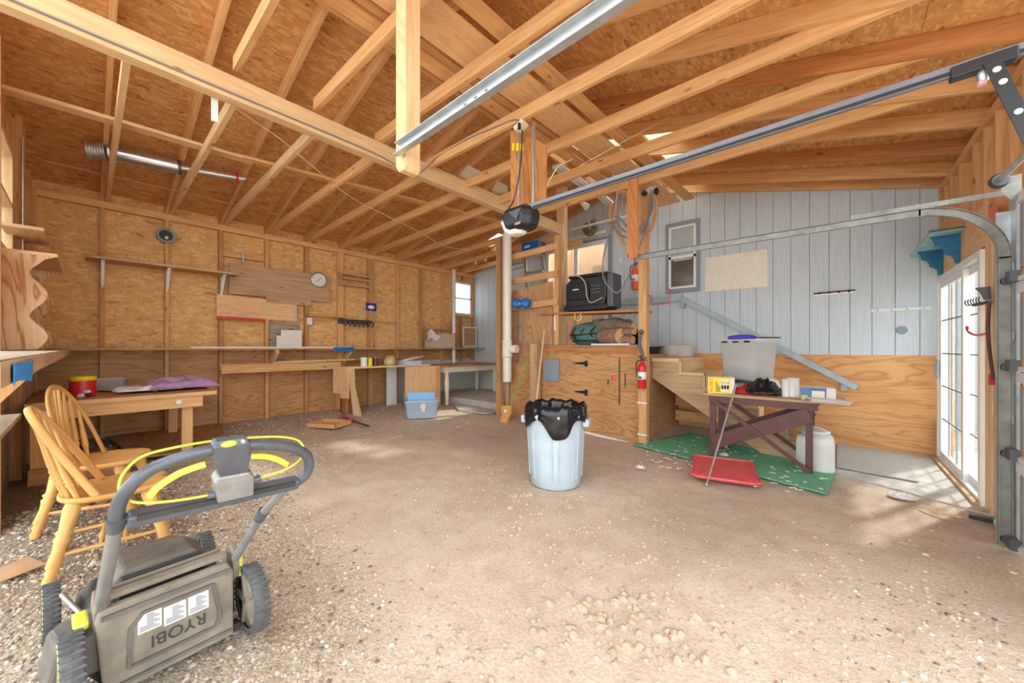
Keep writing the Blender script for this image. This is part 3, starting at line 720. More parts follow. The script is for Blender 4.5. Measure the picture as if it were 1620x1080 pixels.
# white vertical pipes
p = thing('drain_pipe', 'thick white pipe running up beside the dark post', 'pipe', (-4.25, 4.75, .7))
mb = MB(); mb.cyl((-4.25, 4.77, .71), (-4.25, 4.77, 3.25), .077, seg=20); mb.build('pipe', 'pvc', p)
mb = MB(); mb.lathe((-4.25, 4.77, 1.12), (-4.25, 4.77, 1.42), [(0, .08), (0, .088), (.2, .09), (.22, .086), (.78, .086), (.8, .09), (1, .088), (1, .08)], 20); mb.cyl((-4.25, 4.77, 1.26), (-4.05, 4.80, 1.27), .07); mb.build('coupling', 'pvc', p)
mb = MB(); mb.cyl((-6.75, 5.69, .9), (-6.75, 5.69, 3.12), .042, seg=14); pp = thing('vent_pipe', 'slim white pipe in front of the left wall window', 'pipe', (-6.75, 5.69, .9)); mb.build('pipe', 'pvc', pp)
mb = MB(); mb.cyl((-6.75, 5.69, 1.41), (-6.75, 5.69, 1.62), .05, seg=14); mb.build('orange_sleeve', 'orange', pp)
mb = MB(); mb.cyl((-6.75, 5.69, 1.30), (-6.75, 5.69, 1.40), .05, seg=14); mb.build('dark_clamp', 'dark_metal', pp)

# shelf between the posts
sh_ = thing('wall_shelf', 'long plank shelf between the posts carrying the generator', 'shelf', (-2.8, 4.95, 1.8))
mb = MB(); mb.bar((-3.72, 5.13, 1.85), (-1.96, 5.13, 1.80), .36, .03); mb.build('board', 'lumber_red', sh_)
for x, z in ((-3.40, 1.82), (-2.0, 1.785)):
    mb = MB(); mb.bar((x, 4.99, z), (x, 5.28, z), .03, .012); mb.bar((x, 4.975, z-.25), (x, 4.975, z), .03, .012, (0, 1, 0)); mb.bar((x, 4.985, z-.2), (x, 5.2, z-.015), .02, .01); mb.build('bracket', 'white', sh_)
# black generator on the shelf
g = lthing('generator', 'black generator with ribbed casing sitting on the plank shelf', 'generator', (-2.85, 5.14, 1.865), 0)
mb = MB()
P = [(-.36, -.15, .06), (.30, -.15, .06), (.34, -.15, .2), (.34, -.15, .50), (-.26, -.15, .50), (-.36, -.15, .42)]
mb.prism(P, (0, .3, 0)); mb.build('casing', 'crt', g, bevel=.02)
mb = MB(); mb.box(-.30, .36, -.16, .17, .5, .545); mb.build('lid', 'black', g, bevel=.012)
mb = MB(); mb.box(.34, .44, -.14, .15, .02, .52); mb.build('end_frame', 'dark_metal', g, bevel=.015)
mb = MB(); mb.prism([(-.30, -.19, .16), (.02, -.19, .16), (.08, -.19, .22), (.05, -.19, .42), (-.28, -.19, .42)], (0, .045, 0)); mb.build('front_cover', 'black', g, bevel=.012)
mb = MB(); mb.box(-.2, -.1, -.195, -.19, .31, .325); mb.build('badge', 'white', g)
mb = MB(); mb.box(-.38, .36, -.18, .17, .0, .07)
for k in range(8): mb.cyl((-.32+.09*k, -.185, .01), (-.32+.09*k, -.17, .01), .02)
mb.build('base', 'black', g, bevel=.01)
mb = MB(); mb.box(.1, .26, -.165, -.15, .34, .36); mb.box(.1, .26, -.165, -.15, .29, .31); mb.box(.1, .26, -.165, -.15, .24, .26); mb.build('vent_slots', 'dark_metal', g)
mb = MB(); mb.tube(curve3([(-.3, -.17, .545), (-.1, -.19, .52), (.02, -.2, .4), (.05, -.2, .2), (.12, -.2, .1), (.3, -.19, .16)], 6), .006); mb.build('cord', 'cord_white', g)
mb = MB()
for k in range(5): mb.tube(curve3([(-3.35+.03*k, 5.0, 1.88+.02*k), (-3.25, 4.98+.02*k, 1.92+.012*k), (-3.16, 5.02, 1.88)], 5), .008)
tag(mb.build('loose_cables', 'wire_grey', None), 'small bundle of grey cables at the left end of the plank shelf', 'cable')
# under the shelf: canvas bag, tarp, logs
def lump(mb, c, r, sc, seed, amp=.18, nu=22, nv=14, f=2.4, flat=None):
    c = V(c)
    def fn(u, v):
        d = V((math.sin(math.pi*v)*math.cos(2*math.pi*u), math.sin(math.pi*v)*math.sin(2*math.pi*u), -math.cos(math.pi*v)))
        k = 1+amp*NZ.noise(d*f+V((seed, seed*1.7, 0)))*2
        p = c+V((d.x*r*sc[0]*k, d.y*r*sc[1]*k, d.z*r*sc[2]*k))
        if flat is not None and p.z < flat: p.z = flat
        return p
    return mb.grid(fn, nu, nv)
b = thing('canvas_bag', 'green canvas bag with dark straps under the plank shelf', 'bag', (-2.95, 5.2, 1.33))
mb = MB(); lump(mb, (-2.95, 5.25, 1.50), .3, (1.05, .6, .62), 3, .1, flat=1.335); mb.build('bag', 'green_cloth', b)
mb = MB()
for dx in (-.16, .0, .16): mb.tube([(-2.95+dx+.02*math.sin(t), 5.25-.19*math.sin(math.pi*t/10), 1.36+.035*t-.003*t) for t in range(1, 9)], .011)
mb.tube([(-3.2+.05*t, 5.10-.035*math.sin(math.pi*t/10), 1.50-.01*math.sin(t*.5)) for t in range(0, 11)], .011); mb.tube([(-3.16+.05*t, 5.13-.05*math.sin(math.pi*t/10), 1.40) for t in range(0, 10)], .011); mb.build('strap', 'black', b)
mb = MB(); lump(mb, (-2.60, 5.3, 1.62), .24, (1.5, .6, .55), 9, .16); tag(mb.build('tarp', 'tarp', None), 'crumpled brown tarp stuffed under the plank shelf', 'tarp')
mb = MB(); mb.tube(curve3([(-3.02, 4.98, 1.83), (-3.03, 4.97, 1.75), (-2.96, 4.97, 1.70), (-2.92, 4.98, 1.76), (-2.95, 4.98, 1.83)], 6), .009); tag(mb.build('cord_loop', 'yellow', None), 'yellow loop of cord hanging below the plank shelf', 'cord')
for n, (c0, c1, r, lb) in enumerate((((-2.66, 5.16, 1.46), (-2.30, 5.02, 1.46), .115, 'big split log with silvery bark under the shelf'), ((-2.45, 5.22, 1.62), (-2.13, 5.08, 1.60), .055, 'small round log on top of the firewood'), ((-2.40, 5.12, 1.52), (-2.10, 5.03, 1.52), .05, 'middle small log of the firewood by the post'), ((-2.45, 5.10, 1.40), (-2.12, 5.02, 1.40), .06, 'lowest small log of the firewood by the post'))):
    t = thing('log', lb, 'log', c0, 0, 'firewood under the shelf')
    mb = MB(); c0, c1 = V(c0), V(c1); d = (c1-c0)
    mb.lathe(c0, c1, [(0, r*.96), (.03, r), (.5, r*1.03), (.97, r), (1, r*.96)], 14); mb.build('bark', 'log_bark', t)
    mb = MB(); mb.cyl(c1, c1+d.normalized()*.004, r*.93, seg=14); mb.build('cut_end', 'log_end', t)
mb = MB(); lump(mb, (-2.08, 5.2, 1.44), .12, (.9, .9, .95), 5, .2, flat=1.34); tag(mb.build('black_bag', 'black_bag', None), 'small black bag beside the firewood', 'bag')
mb = MB(); mb.box(-2.75, -2.15, 4.975, 5.01, 1.332, 1.352); tag(mb.build('white_strip', 'white', None), 'white strip lying on the platform front edge', 'strip')

# fire extinguishers
def extinguisher(name, x, y, z, h, r, mat, label):
    t = thing(name, label, 'fire extinguisher', (x, y, z))
    mb = MB(); mb.lathe((x, y, z), (x, y, z+h), [(0, r*.9), (.02, r), (.78, r), (.86, r*.85), (.92, r*.4), (1, r*.35)], 18); mb.build('cylinder', mat, t)
    mb = MB(); mb.lathe((x, y, z+h*.33), (x, y, z+h*.6), [(0, r*1.0), (0, r*1.02), (1, r*1.02), (1, r)], 18, False, False); lb = mb.build('label_band', 'white', t)
    mb = MB(); mb.box(x-r*.5, x+r*.3, y-r*1.04, y-r*1.0, z+h*.36, z+h*.44) ; mb.build('print', 'dark_metal', lb)
    mb = MB(); mb.cyl((x, y, z+h), (x, y, z+h*1.06), r*.3); mb.bar((x-.01, y-.01, z+h*1.06), (x+r*1.2, y-.02, z+h*1.12), .02, .012); mb.bar((x-.01, y-.01, z+h*1.03), (x+r*1.2, y-.02, z+h*1.03), .02, .01); mb.build('valve', 'black', t)
    mb = MB(); mb.tube(curve3([(x-.01, y, z+h*1.03), (x-r*1.2, y-.02, z+h*.95), (x-r*1.15, y-.02, z+h*.6), (x-r*1.1, y-.02, z+h*.4)], 5), .008); mb.build('hose', 'black', t)
    return t
extinguisher('fire_extinguisher', -1.905, 4.80, .76, .36, .055, 'red_paint', 'red fire extinguisher with white label on the corner post')
extinguisher('fire_extinguisher', -2.72, 6.533, 2.34, .44, .065, 'orange', 'orange fire extinguisher hanging on the blue wall')
p = WY(1018, 345, 5.0)
mb = MB()
for z0_, n in ((.55, 0), (.13, 1)): mb.box(-1.99, -1.86, 4.845, 4.855, z0_+.0, z0_+.02)
tag(mb.build('strap_pair', 'white', None), 'white straps round the foot of the corner post', 'strap')
# tools hanging on the corner post
mb = MB(); mb.tube(curve3([(-1.93, 4.84, 1.5), (-1.95, 4.82, 1.35), (-1.91, 4.81, 1.2), (-1.94, 4.82, 1.17)], 5), .02); mb.ball((-1.92, 4.82, 1.5), .03)
tag(mb.build('hand_tool', 'dark_metal', None), 'dark hand tool hanging on the post above the red extinguisher', 'tool')
mb = MB(); p0 = WY(1033, 475, 4.9); mb.tube([(-1.865, 4.9, 1.98), (-1.82, 4.9, 1.98), (-1.82, 4.9, 1.86), (-1.60, 4.9, 1.86), (-1.57, 4.9, 2.02), (-1.60, 4.9, 2.05)], .007); tag(mb.build('wall_hook', 'red_paint', None), 'bent red hook sticking out of the corner post', 'hook')
mb = MB(); mb.box(-3.05, -2.98, 6.575, 6.598, 2.88, 2.96); tag(mb.build('doorbell_box', 'white', None, bevel=.006), 'small white box on the blue wall right of the door', 'box')
# light bar above the house door
mb = MB(); mb.cyl((-4.4, 6.50, 3.50), (-3.28, 6.50, 3.50), .035); tag(mb.build('tube_light', 'pvc', None), 'long white tube fixed above the house door', 'tube')
mb = MB(); mb.bar((-3.95, 6.3, 3.62), (-2.2, 6.3, 3.62), .05, .03); tag(mb.build('white_rail', 'white', None), 'white horizontal bar crossing high in front of the blue wall', 'bar')
mb = MB(); mb.tube(curve3([WY(930, 355, 6.45), WY(925, 362, 6.4), WY(933, 370, 6.4), WY(940, 362, 6.4), WY(938, 350, 6.45)], 6), .05); tag(mb.build('dried_wreath', 'tarp', None), 'dried brown wreath on the blue wall above the door', 'wreath')
# red cylinder tucked behind the hanging board
mb = MB(); p = WY(1008, 336, 5.6); mb.lathe(p+V((0, 0, -.16)), p+V((0, 0, .18)), [(0, .07), (.02, .075), (.75, .075), (.92, .04), (1, .02)], 14); tag(mb.build('red_canister', 'red_paint', None), 'red canister on a bracket behind the hanging reddish board', 'canister')
mb = MB(); mb.box(p.x-.16, p.x+.1, 5.52, 5.68, p.z-.2, p.z-.165); tag(mb.build('small_bracket', 'dark_metal', None), 'dark bracket under the red canister', 'bracket')
p = WY(971, 330, 6.5); mb = MB(); mb.box(p.x-.06, p.x+.05, 6.4, 6.55, p.z-.27, p.z+.45); tag(mb.build('short_post', 'lumber', None), 'short wooden piece on the wall behind the hose coil', 'post')
# coiled hoses
def coil(c, rx, rz_, n, mat, name, label, yy, seedv, thick=.011):
    rnd = random.Random(seedv); pts = []
    for k in range(n*20):
        t = 2*math.pi*k/20; w = 1+.10*math.sin(k*.13+seedv)
        pts.append((c[0]+rx*w*math.sin(t)+.012*math.sin(k*.31), yy+.03*math.sin(k*.21), c[2]-rz_*w*math.cos(t)*(1 if math.cos(t) > 0 else 1)+.01*math.sin(k*.17)))
    mb = MB(); mb.tube(pts, thick, 7); return tag(mb.build(name, mat, None), label, 'hose')
c = WY(992, 335, 4.4); coil(c, .125, .42, 4, 'rope', 'hose_coil', 'tan hose coiled left of the hanging reddish board', 4.42, 1)
c = WY(1022, 330, 4.75); coil(c, .10, .30, 4, 'rope', 'hose_coil', 'tan hose coiled over the top of the corner post', 4.78, 2)
c = WY(1015, 340, 4.55)
mb = MB()
for k in range(3):
    P = [WY(978+4*k, 305, 4.4), WY(968+5*k, 335, 4.4), WY(975+6*k, 365-6*k, 4.35), WY(1000+2*k, 377-7*k, 4.3), WY(1022, 360-5*k, 4.4), WY(1028+2*k, 330, 4.5), WY(1030, 300, 4.6)]
    mb.tube(curve3(P, 8), .010)
tag(mb.build('hose_loops', 'wire_grey', None), 'wide grey loops of hose hanging below the tan coils', 'hose')
mb = MB(); P = [WY(972, 350, 4.5), WY(956, 400, 4.5), WY(955, 440, 4.5), WY(975, 463, 4.6), WY(990, 445, 4.6), WY(1000, 425, 4.5), WY(1010, 395, 4.3), WY(1025, 355, 4.4)]
mb.tube(curve3(P, 8), .009); tag(mb.build('hanging_cable', 'wire_grey', None), 'grey cable sagging down over the generator', 'cable')
# cap hanging on the post top
t = thing('cap', 'black and white cap hanging over the corner post', 'cap', tuple(WY(1030, 305, 4.8)))
p = WY(1030, 300, 4.8); mb = MB(); lump(mb, p+V((0, 0, .0)), .075, (1.1, .8, .6), 4, .1); mb.build('crown', 'white_cloth', t)
mb = MB(); mb.ball(p+V((-.075, -.02, -.035)), .045, sc=(.8, 1, .7)); mb.ball(p+V((.075, -.02, -.05)), .05, sc=(.6, .8, 1)); mb.build('brim', 'black', t)
# blue reels with hanging cord
r = thing('cord_reel', 'pair of blue reels hanging in front of the plywood sheet', 'reel', tuple(WY(824, 480, 4.85)))
for px in (819, 833):
    c = WY(px, 480, 4.85); mb = MB(); mb.lathe(c+V((-.02, 0, 0)), c+V((.02, -.035, 0)), [(0, .02), (0, .085), (.3, .09), (.7, .09), (1, .085), (1, .02)], 20); mb.build('reel_disc', 'blue', r)
c = WY(826, 480, 4.84); mb = MB(); mb.tube([c+V((-.05, 0, 0)), c+V((.05, -.03, 0))], .025); mb.build('hub', 'white', r)
a, b = WY(819, 488, 4.85), WY(819, 555, 4.85); mb = MB(); mb.tube([a, b, WY(820, 575, 4.85)], .014); mb.ball(WY(817, 571, 4.84), .022); mb.build('cord', 'dark_metal', r)
mb = MB(); mb.tube([WY(828, 490, 4.9), WY(827, 538, 4.9)], .006); mb.build('thin_cord', 'wire_grey', r)
# step ladder behind the guard boards
ld = thing('step_ladder', 'aluminium step ladder with blue top behind the guard boards', 'ladder', (-4.35, 5.6, 1.33))
A = WY(825, 400, 5.45); B_ = WY(855, 395, 5.45)
mb = MB(); mb.panel(WY(825, 402, 5.4), WY(851, 398, 5.4)-WY(825, 402, 5.4), (0, 0, .22), (0, .25, 0)); mb.build('blue_top', 'blue', ld, bevel=.01)
mb = MB(); mb.panel(WY(830, 393, 5.395), (.12, 0, .01), (0, 0, .035), (0, -.004, 0)); mb.build('lettering', 'white', ld)
for p0, p1 in (((852, 378), (868, 455)), ((830, 405), (834, 456)), ((826, 470), (822, 540))):
    mb = MB(); mb.bar(WY(*p0, 5.42), WY(*p1, 5.42)+V((0, .05, -.35)), .06, .025, (0, 1, 0)); mb.build('side_rail', 'steel', ld)
for px, py, w in ((830, 405, 26), (832, 432, 28), (834, 455, 30)):
    mb = MB(); a = WY(px, py, 5.44); b = WY(px+w, py-3, 5.44); mb.bar(a, b, .08, .03); mb.build('step', 'steel', ld)
mb = MB(); mb.bar(WY(808, 420, 5.5), WY(834, 413, 5.5), .05, .03); mb.bar(WY(808, 428, 5.5), WY(832, 421, 5.5), .05, .012); tag(mb.build('aluminium_rail', 'steel', None), 'aluminium rail level with the ladder, beside the white pipe', 'rail')

# broom and long handles
t = thing('broom', 'broom with lime green handle leaning by the white pipe', 'broom', (-4.2, 4.7, .05))
a = WY(834, 571, 4.82); b = WY(808, 640, 4.70); mb = MB(); mb.tube([a, b], .013); mb.build('handle', 'green_pole', t)
P = [WY(795, 641, 4.7), WY(810, 641, 4.7), WY(810, 650, 4.68), WY(804, 668, 4.62), WY(793, 671, 4.6), WY(797, 655, 4.66)]
mb = MB(); mb.prism(P[::-1], (0, -.05, 0)); mb.build('bristles', 'broom', t)
mb = MB(); mb.ball(WY(799, 650, 4.6), .035, sc=(1, .3, 1)); mb.build('sticker', 'white', t)
t = thing('shovel_handle', 'long wooden tool handle leaning behind the bin', 'tool', (-3.5, 4.8, 0))
a = WY(861, 522, 4.93); b = WY(849, 632, 4.6); mb = MB(); mb.tube([a, b], .015); mb.build('handle', 'lumber_pale', t)
mb = MB(); mb.tube([b, b+(b-a)*.45], .012); mb.build('metal_end', 'steel', t)
mb = MB(); mb.bar(WY(926, 683, 4.96), WY(993, 700, 4.9), .03, .03); o = tag(mb.build('white_strip', 'white', None), 'white strip lying on the dirt along the platform foot', 'strip'); 

# ================================================================ LEFT WALL FITTINGS
def simple(name, mb, mat, label, cat, group=None, **k): return tag(mb.build(name, mat, None, **k), label, cat, group)
# long high shelf on brackets
t = thing('bracket_shelf', 'long high plank shelf on white brackets below the wall vent', 'shelf', (-6.85, .75, 2.38))
mb = MB(); mb.prism([(-7.0, .02, 2.40), (-7.0, 1.50, 2.40), (-6.70, 1.50, 2.40), (-6.68, 1.44, 2.40), (-6.68, .06, 2.40), (-6.72, .0, 2.40)], (0, 0, -.03)); mb.build('board', 'board_old', t)
for y in (.149, .751, 1.353):
    mb = MB(); mb.bar((-6.995, y, 2.36), (-6.75, y, 2.36), .035, .012); mb.bar((-6.993, y, 2.06), (-6.993, y, 2.36), .035, .012, (0, 1, 0)); mb.bar((-6.985, y, 2.10), (-6.80, y, 2.35), .03, .015); mb.build('bracket', 'white', t)
# round vent
t = thing('wall_vent', 'round dark vent ring high on the left wall', 'vent', (-7.0, .738, 2.84))
mb = MB(); mb.lathe((-7.0, .738, 2.84), (-6.93, .738, 2.84), [(0, .10), (1, .10), (1, .075), (.2, .07)], 24, True, False); mb.build('ring', 'grey_paint', t)
mb = MB(); mb.cyl((-6.995, .738, 2.84), (-6.985, .738, 2.84), .07, seg=24); mb.build('core', 'black', t)
mb = MB(); mb.cyl((-6.985, .745, 2.815), (-6.97, .745, 2.815), .02); mb.build('stub', 'paper', t)
# weathered board with clock, plywood, red strip
mb = MB(); mb.prism([(-6.985, 1.45, 2.59), (-6.985, 1.45, 2.12), (-6.985, 1.94, 2.12), (-6.985, 1.94, 2.03), (-6.985, 2.62, 2.03), (-6.985, 2.62, 2.12), (-6.985, 2.93, 2.12), (-6.985, 2.93, 2.60)], (.02, 0, 0)); simple('peg_board', mb, 'board_old', 'long weathered grey-brown board behind the round clock', 'board')
t = thing('clock', 'round white wall clock with silver rim', 'clock', (-6.96, 2.745, 2.50))
mb = MB(); mb.lathe((-6.965, 2.745, 2.50), (-6.925, 2.745, 2.50), [(0, .135), (.6, .14), (1, .13), (1, .11)], 28, True, False); mb.build('rim', 'galv', t)
mb = MB(); mb.cyl((-6.945, 2.745, 2.50), (-6.935, 2.745, 2.50), .115, seg=28); mb.build('face', 'paper', t)
mb = MB(); mb.bar((-6.93, 2.745, 2.50), (-6.93, 2.79, 2.55), .006, .004, (1, 0, 0)); mb.bar((-6.93, 2.745, 2.50), (-6.93, 2.69, 2.47), .008, .004, (1, 0, 0)); mb.build('hand', 'black', t)
mb = MB(); mb.panel((-6.995, 1.30, 1.77), (0, 1.10, -.03), (0, 0, .33), (.008, 0, 0)); simple('plywood_sheet', mb, 'ply_pale', 'pale plywood panel under the weathered board', 'sheet')
mb = MB(); mb.bar((-6.94, 1.29, 1.735), (-6.94, 1.90, 1.735), .07, .035); simple('red_rail', mb, 'red_paint', 'bright red strip under the pale plywood panel', 'rail', bevel=.008)
mb = MB(); mb.bar((-6.985, 2.37, 1.80), (-6.985, 2.37, 2.03), .02, .03, (0, 1, 0)); simple('metal_strap', mb, 'galv', 'short metal strap at the right end of the pale plywood', 'strap')
mb = MB(); mb.bar((-6.98, 1.62, 2.62), (-6.98, 1.62, 2.79), .05, .02, (0, 1, 0)); simple('door_hasp', mb, 'galv', 'upright metal plate above the weathered board', 'plate')
mb = MB(); mb.panel((-7.088, 1.95, 1.29), (0, .53, 0), (0, 0, .42), (.008, 0, 0)); simple('grey_board', mb, 'board_grey', 'greyish panel behind the white papers on the ledge', 'board')
mb = MB(); mb.panel((-6.97, 2.15, 1.30), (0, .32, 0), (0, 0, .29), (.004, 0, 0)); simple('paper_sheet', mb, 'paper', 'larger white sheet leaning on the ledge against the grey panel', 'paper')
mb = MB(); mb.panel((-6.96, 2.08, 1.30), (0, .09, 0), (0, 0, .19), (.004, 0, 0)); simple('paper_sheet', mb, 'paper', 'smaller white sheet left of the larger one on the ledge', 'paper')
# small shelf, switch, clamp rack
mb = MB(); mb.box(-7.0, -6.84, 2.52, 3.20, 1.84, 1.865); simple('small_shelf', mb, 'lumber_dark', 'short narrow shelf left of the dark clamp rack', 'shelf')
mb = MB(); mb.box(-7.0, -6.965, 2.56, 2.64, 1.70, 1.82); simple('switch_box', mb, 'white', 'small white switch box under the short shelf', 'switch')
t = thing('clamp_rack', 'dark rack with a row of hooks on the left wall', 'rack', (-6.9, 3.42, 1.75))
mb = MB(); mb.box(-7.0, -6.95, 3.10, 3.73, 1.74, 1.83); mb.build('rail', 'dark_metal', t)
for k in range(7):
    y = 3.15+k*.09; mb = MB(); mb.tube(curve3([(-6.95, y, 1.80), (-6.82, y, 1.79), (-6.77, y, 1.73), (-6.83, y, 1.69)], 4), .012); mb.ball((-6.78, y, 1.76), .025); mb.build('hook', 'dark_metal', t)
mb = MB()
for z in (2.66, 2.58, 2.46): mb.box(-6.97, -6.90, 3.10, 3.74, z, z+.035)
mb.box(-6.97, -6.92, 3.10, 3.14, 2.44, 2.70); mb.box(-6.97, -6.92, 3.70, 3.74, 2.40, 2.70)
simple('wooden_rack', mb, 'board_old', 'slatted wooden rack between two studs above the clamp rack', 'rack')
t = thing('tin_sign', 'small blue tin sign with white word on the left wall', 'sign', (-6.98, 3.76, 2.1))
mb = MB(); mb.panel((-6.995, 3.65, 2.03), (0, .22, 0), (0, 0, .15), (.006, 0, 0)); mb.build('plate', plain('navy', srgb(44, 54, 150), .4), t); mb = MB(); mb.ball((-6.985, 3.76, 2.10), .075, sc=(.05, 1, .5)); mb.build('oval', 'white', t)
mb = MB(); mb.bar((-6.98, 4.93-.62, 1.62), (-6.98, 4.93-.62, 1.92), .03, .012, (0, 1, 0)); simple('metal_strap', mb, 'galv', 'metal strip hanging on the stud right of the tin sign', 'strap')
t = thing('bracket_shelf', 'small shelf on triangular brackets above the cardboard box', 'shelf', (-6.9, 5.25, 1.7))
mb = MB(); mb.box(-7.0, -6.78, 4.86, 5.64, 1.70, 1.725); mb.build('board', 'board_old', t)
for y in (4.92, 5.55):
    mb = MB(); mb.prism([(-7.0, y, 1.725), (-6.82, y, 1.725), (-7.0, y, 1.98)], (0, .02, 0)); mb.build('bracket', 'board_old', t)
t = thing('cardboard_box', 'flat-topped beige cardboard box on the ledge', 'box', (-6.75, 5.3, 1.29)); mb = MB(); mb.prism([(-6.9, 4.98, 1.29), (-6.9, 5.62, 1.29), (-6.9, 5.62, 1.60), (-6.9, 5.15, 1.60), (-6.9, 4.98, 1.42)], (.28, 0, 0)); mb.build('carton', 'card', t)
mb = MB(); mb.grid(lambda u, v: (-6.62-.02*math.sin(5*u), 4.86+.32*u, 1.62-.18*v*(1-.5*u)+.05*math.sin(6*u)+.03*math.sin(9*v+4*u)), 12, 10); simple('white_rag', mb, 'white_cloth', 'white rag hanging over the cardboard box', 'cloth', solid=.008)
t = thing('mirror_frame', 'white-framed screen standing at the end of the ledge', 'frame', (-6.85, 6.27, 1.3))
mb = window_frame('f', (-6.85, 6.06, 1.30), (0, .45, 0), (0, 0, .50), t=.025, depth=.02); mb.build('frame', 'white', t); mb = MB(); mb.box(-6.853, -6.847, 6.08, 6.49, 1.32, 1.78); mb.build('panel', 'tan_card', t)
mb = MB(); mb.bar((-6.97, 5.86, 1.35), (-6.97, 5.86, 2.0), .10, .04, (0, 1, 0)); simple('hanging_tools', mb, 'lumber_dark', 'dark wooden strip beside the window above the ledge', 'strip')

# ledge along the left wall (several boards end to end) and its supports
mb = MB(); mb.box(-7.0, -6.62, -.38, 3.05, 1.265, 1.29); simple('wall_ledge', mb, 'board_old', 'brown ledge board along the left wall, nearer half', 'ledge')
mb = MB(); mb.box(-7.0, -6.60, 3.05, 6.98-.4, 1.262, 1.285); simple('wall_ledge', mb, M['board_grey'], 'grey-green ledge board along the left wall, farther half', 'ledge')
mb = MB(); mb.box(-6.75, -6.62, .95, 3.15, 1.291, 1.306); simple('white_trim', mb, 'white', 'long white trim board lying on the brown ledge', 'trim board')
mb = MB(); mb.box(-6.612, -6.60, 2.86, 3.22, 1.225, 1.30)
for k in range(4): mb.box(-6.60, -6.596, 2.9+.08*k, 2.94+.08*k, 1.24, 1.25)
simple('level', mb, 'blue', 'blue strip tool on the ledge edge', 'tool')
mb = MB(); mb.bar((-6.99, 2.0, 1.0), (-6.66, 2.0, 1.25), .05, .09); simple('ledge_brace', mb, 'lumber_pale', 'diagonal brace under the ledge, left one', 'brace')
mb = MB(); mb.bar((-6.99, 3.18, 1.0), (-6.66, 3.18, 1.25), .05, .09); simple('ledge_brace', mb, 'lumber_pale', 'diagonal brace under the ledge, behind the low work table', 'brace')
mb = MB(); mb.box(-6.99, -6.62, 1.31, 3.02, .94, .97); mb.box(-6.64, -6.60, 1.28, 2.98, .92, 1.04); mb.box(-6.9, -6.86, 1.31, 3.02, .97, 1.05); simple('lower_shelf', mb, 'lumber', 'lower shelf of planks under the left wall ledge', 'shelf')
for n, (y0_, y1_, x_, z_) in enumerate(((1.95, 2.75, -6.72, 1.055), (2.05, 3.3, -6.8, 1.06), (2.3, 4.3, -6.9, 1.07))):
    mb = MB(); mb.bar((x_, y0_, z_), (x_+.03, y1_, z_+.01), .05, .03); simple('loose_stick', mb, 'lumber_pale' if n < 2 else 'lumber_dark', ['short pale stick lying on the lower shelf', 'medium stick lying on the lower shelf', 'long dark stick lying behind the paint cans'][n], 'stick')
# work bench table A
t = thing('work_table', 'low work table of plywood and planks beside the turned-leg table', 'table', (-6.3, 3.9, .12))
def tri(p): return p
mb = MB(); mb.prism([(-6.95, 2.80, .93), (-6.25, 2.95, .93), (-6.10, 4.55, .93), (-6.9, 4.75, .93)], (0, 0, .03)); mb.build('table_top', 'lumber_pale', t)
mb = MB(); mb.prism([(-6.62, 2.85, .95), (-6.62, 2.85, .50), (-6.45, 2.90, .5), (-6.45, 2.9, .42), (-6.27, 2.95, .42), (-6.27, 2.95, .95)], (0, .02, 0)); mb.build('side_panel', 'ply_pale', t)
mb = MB(); mb.prism([(-6.30, 2.96, .93), (-6.24, 2.99, .93), (-6.24, 3.0, .62), (-6.16, 3.08, .12), (-6.27, 3.04, .12)], (-.02, .07, 0)); mb.build('leg', 'lumber_pale', t)
mb = MB(); mb.prism([(-6.15, 4.0, .92), (-6.08, 4.72, .92), (-6.08, 4.72, .12), (-6.15, 4.0, .3)], (-.03, 0, 0)); mb.build('end_panel', 'ply_pale', t)
mb = MB(); mb.box(-6.10, -6.04, 4.66, 4.74, .1, .93); mb.build('leg', 'lumber', t)
mb = MB(); mb.panel((-6.75, 3.95, .12), (.0, .22, 0), (0, 0, .80), (.02, 0, 0)); simple('white_board', mb, 'white', 'white upright board in the shade below the work table', 'board')
t = thing('low_stool', 'small red-brown wooden block standing by the work table leg', 'block', (-6.5, 3.0, .12)); mb = MB(); mb.box(-6.62, -6.42, 2.98, 3.02, .14, .52); mb.box(-6.62, -6.58, 2.98, 3.16, .14, .52); mb.build('sides', 'lumber_red', t)
# things on table A
def pcan(x, y, z, r, h, mat, lid, label, name='paint_can'):
    t = thing(name, label, 'can', (x, y, z)); mb = MB(); mb.cyl((x, y, z), (x, y, z+h), r, seg=16); mb.build('body', mat, t); mb = MB(); mb.lathe((x, y, z+h), (x, y, z+h+.012), [(0, r*1.03), (1, r*1.03), (1, r*.8)], 16, True, True); mb.build('lid', lid, t); return t
pcan(-6.30, 3.25, .96, .055, .15, 'white', 'white', 'tall white can with yellow side on the low work table')
pcan(-6.30, 3.37, .96, .04, .14, 'yellow', 'galv', 'yellow can next to the white can')
pcan(-6.32, 3.48, .96, .05, .15, 'brown_paint', 'galv', 'dark brown can, third in the row of cans')
t = thing('glass_jug', 'squat straw-coloured glass jar on the low work table', 'jar', (-6.28, 3.75, .96)); mb = MB(); mb.lathe((-6.28, 3.75, .96), (-6.28, 3.75, 1.14), [(0, .06), (.1, .11), (.6, .115), (.85, .08), (1, .06)], 18); mb.build('body', plain('straw', srgb(206, 190, 130), .3, 0, .2), t)
t = thing('magazine_tray', 'open tray filled with papers on the low work table', 'tray', (-6.25, 4.15, .96)); mb = MB(); mb.box(-6.38, -6.12, 3.95, 4.35, .96, 1.04); mb.build('tray', plain('lilac_paper', srgb(196, 200, 226), .6), t)
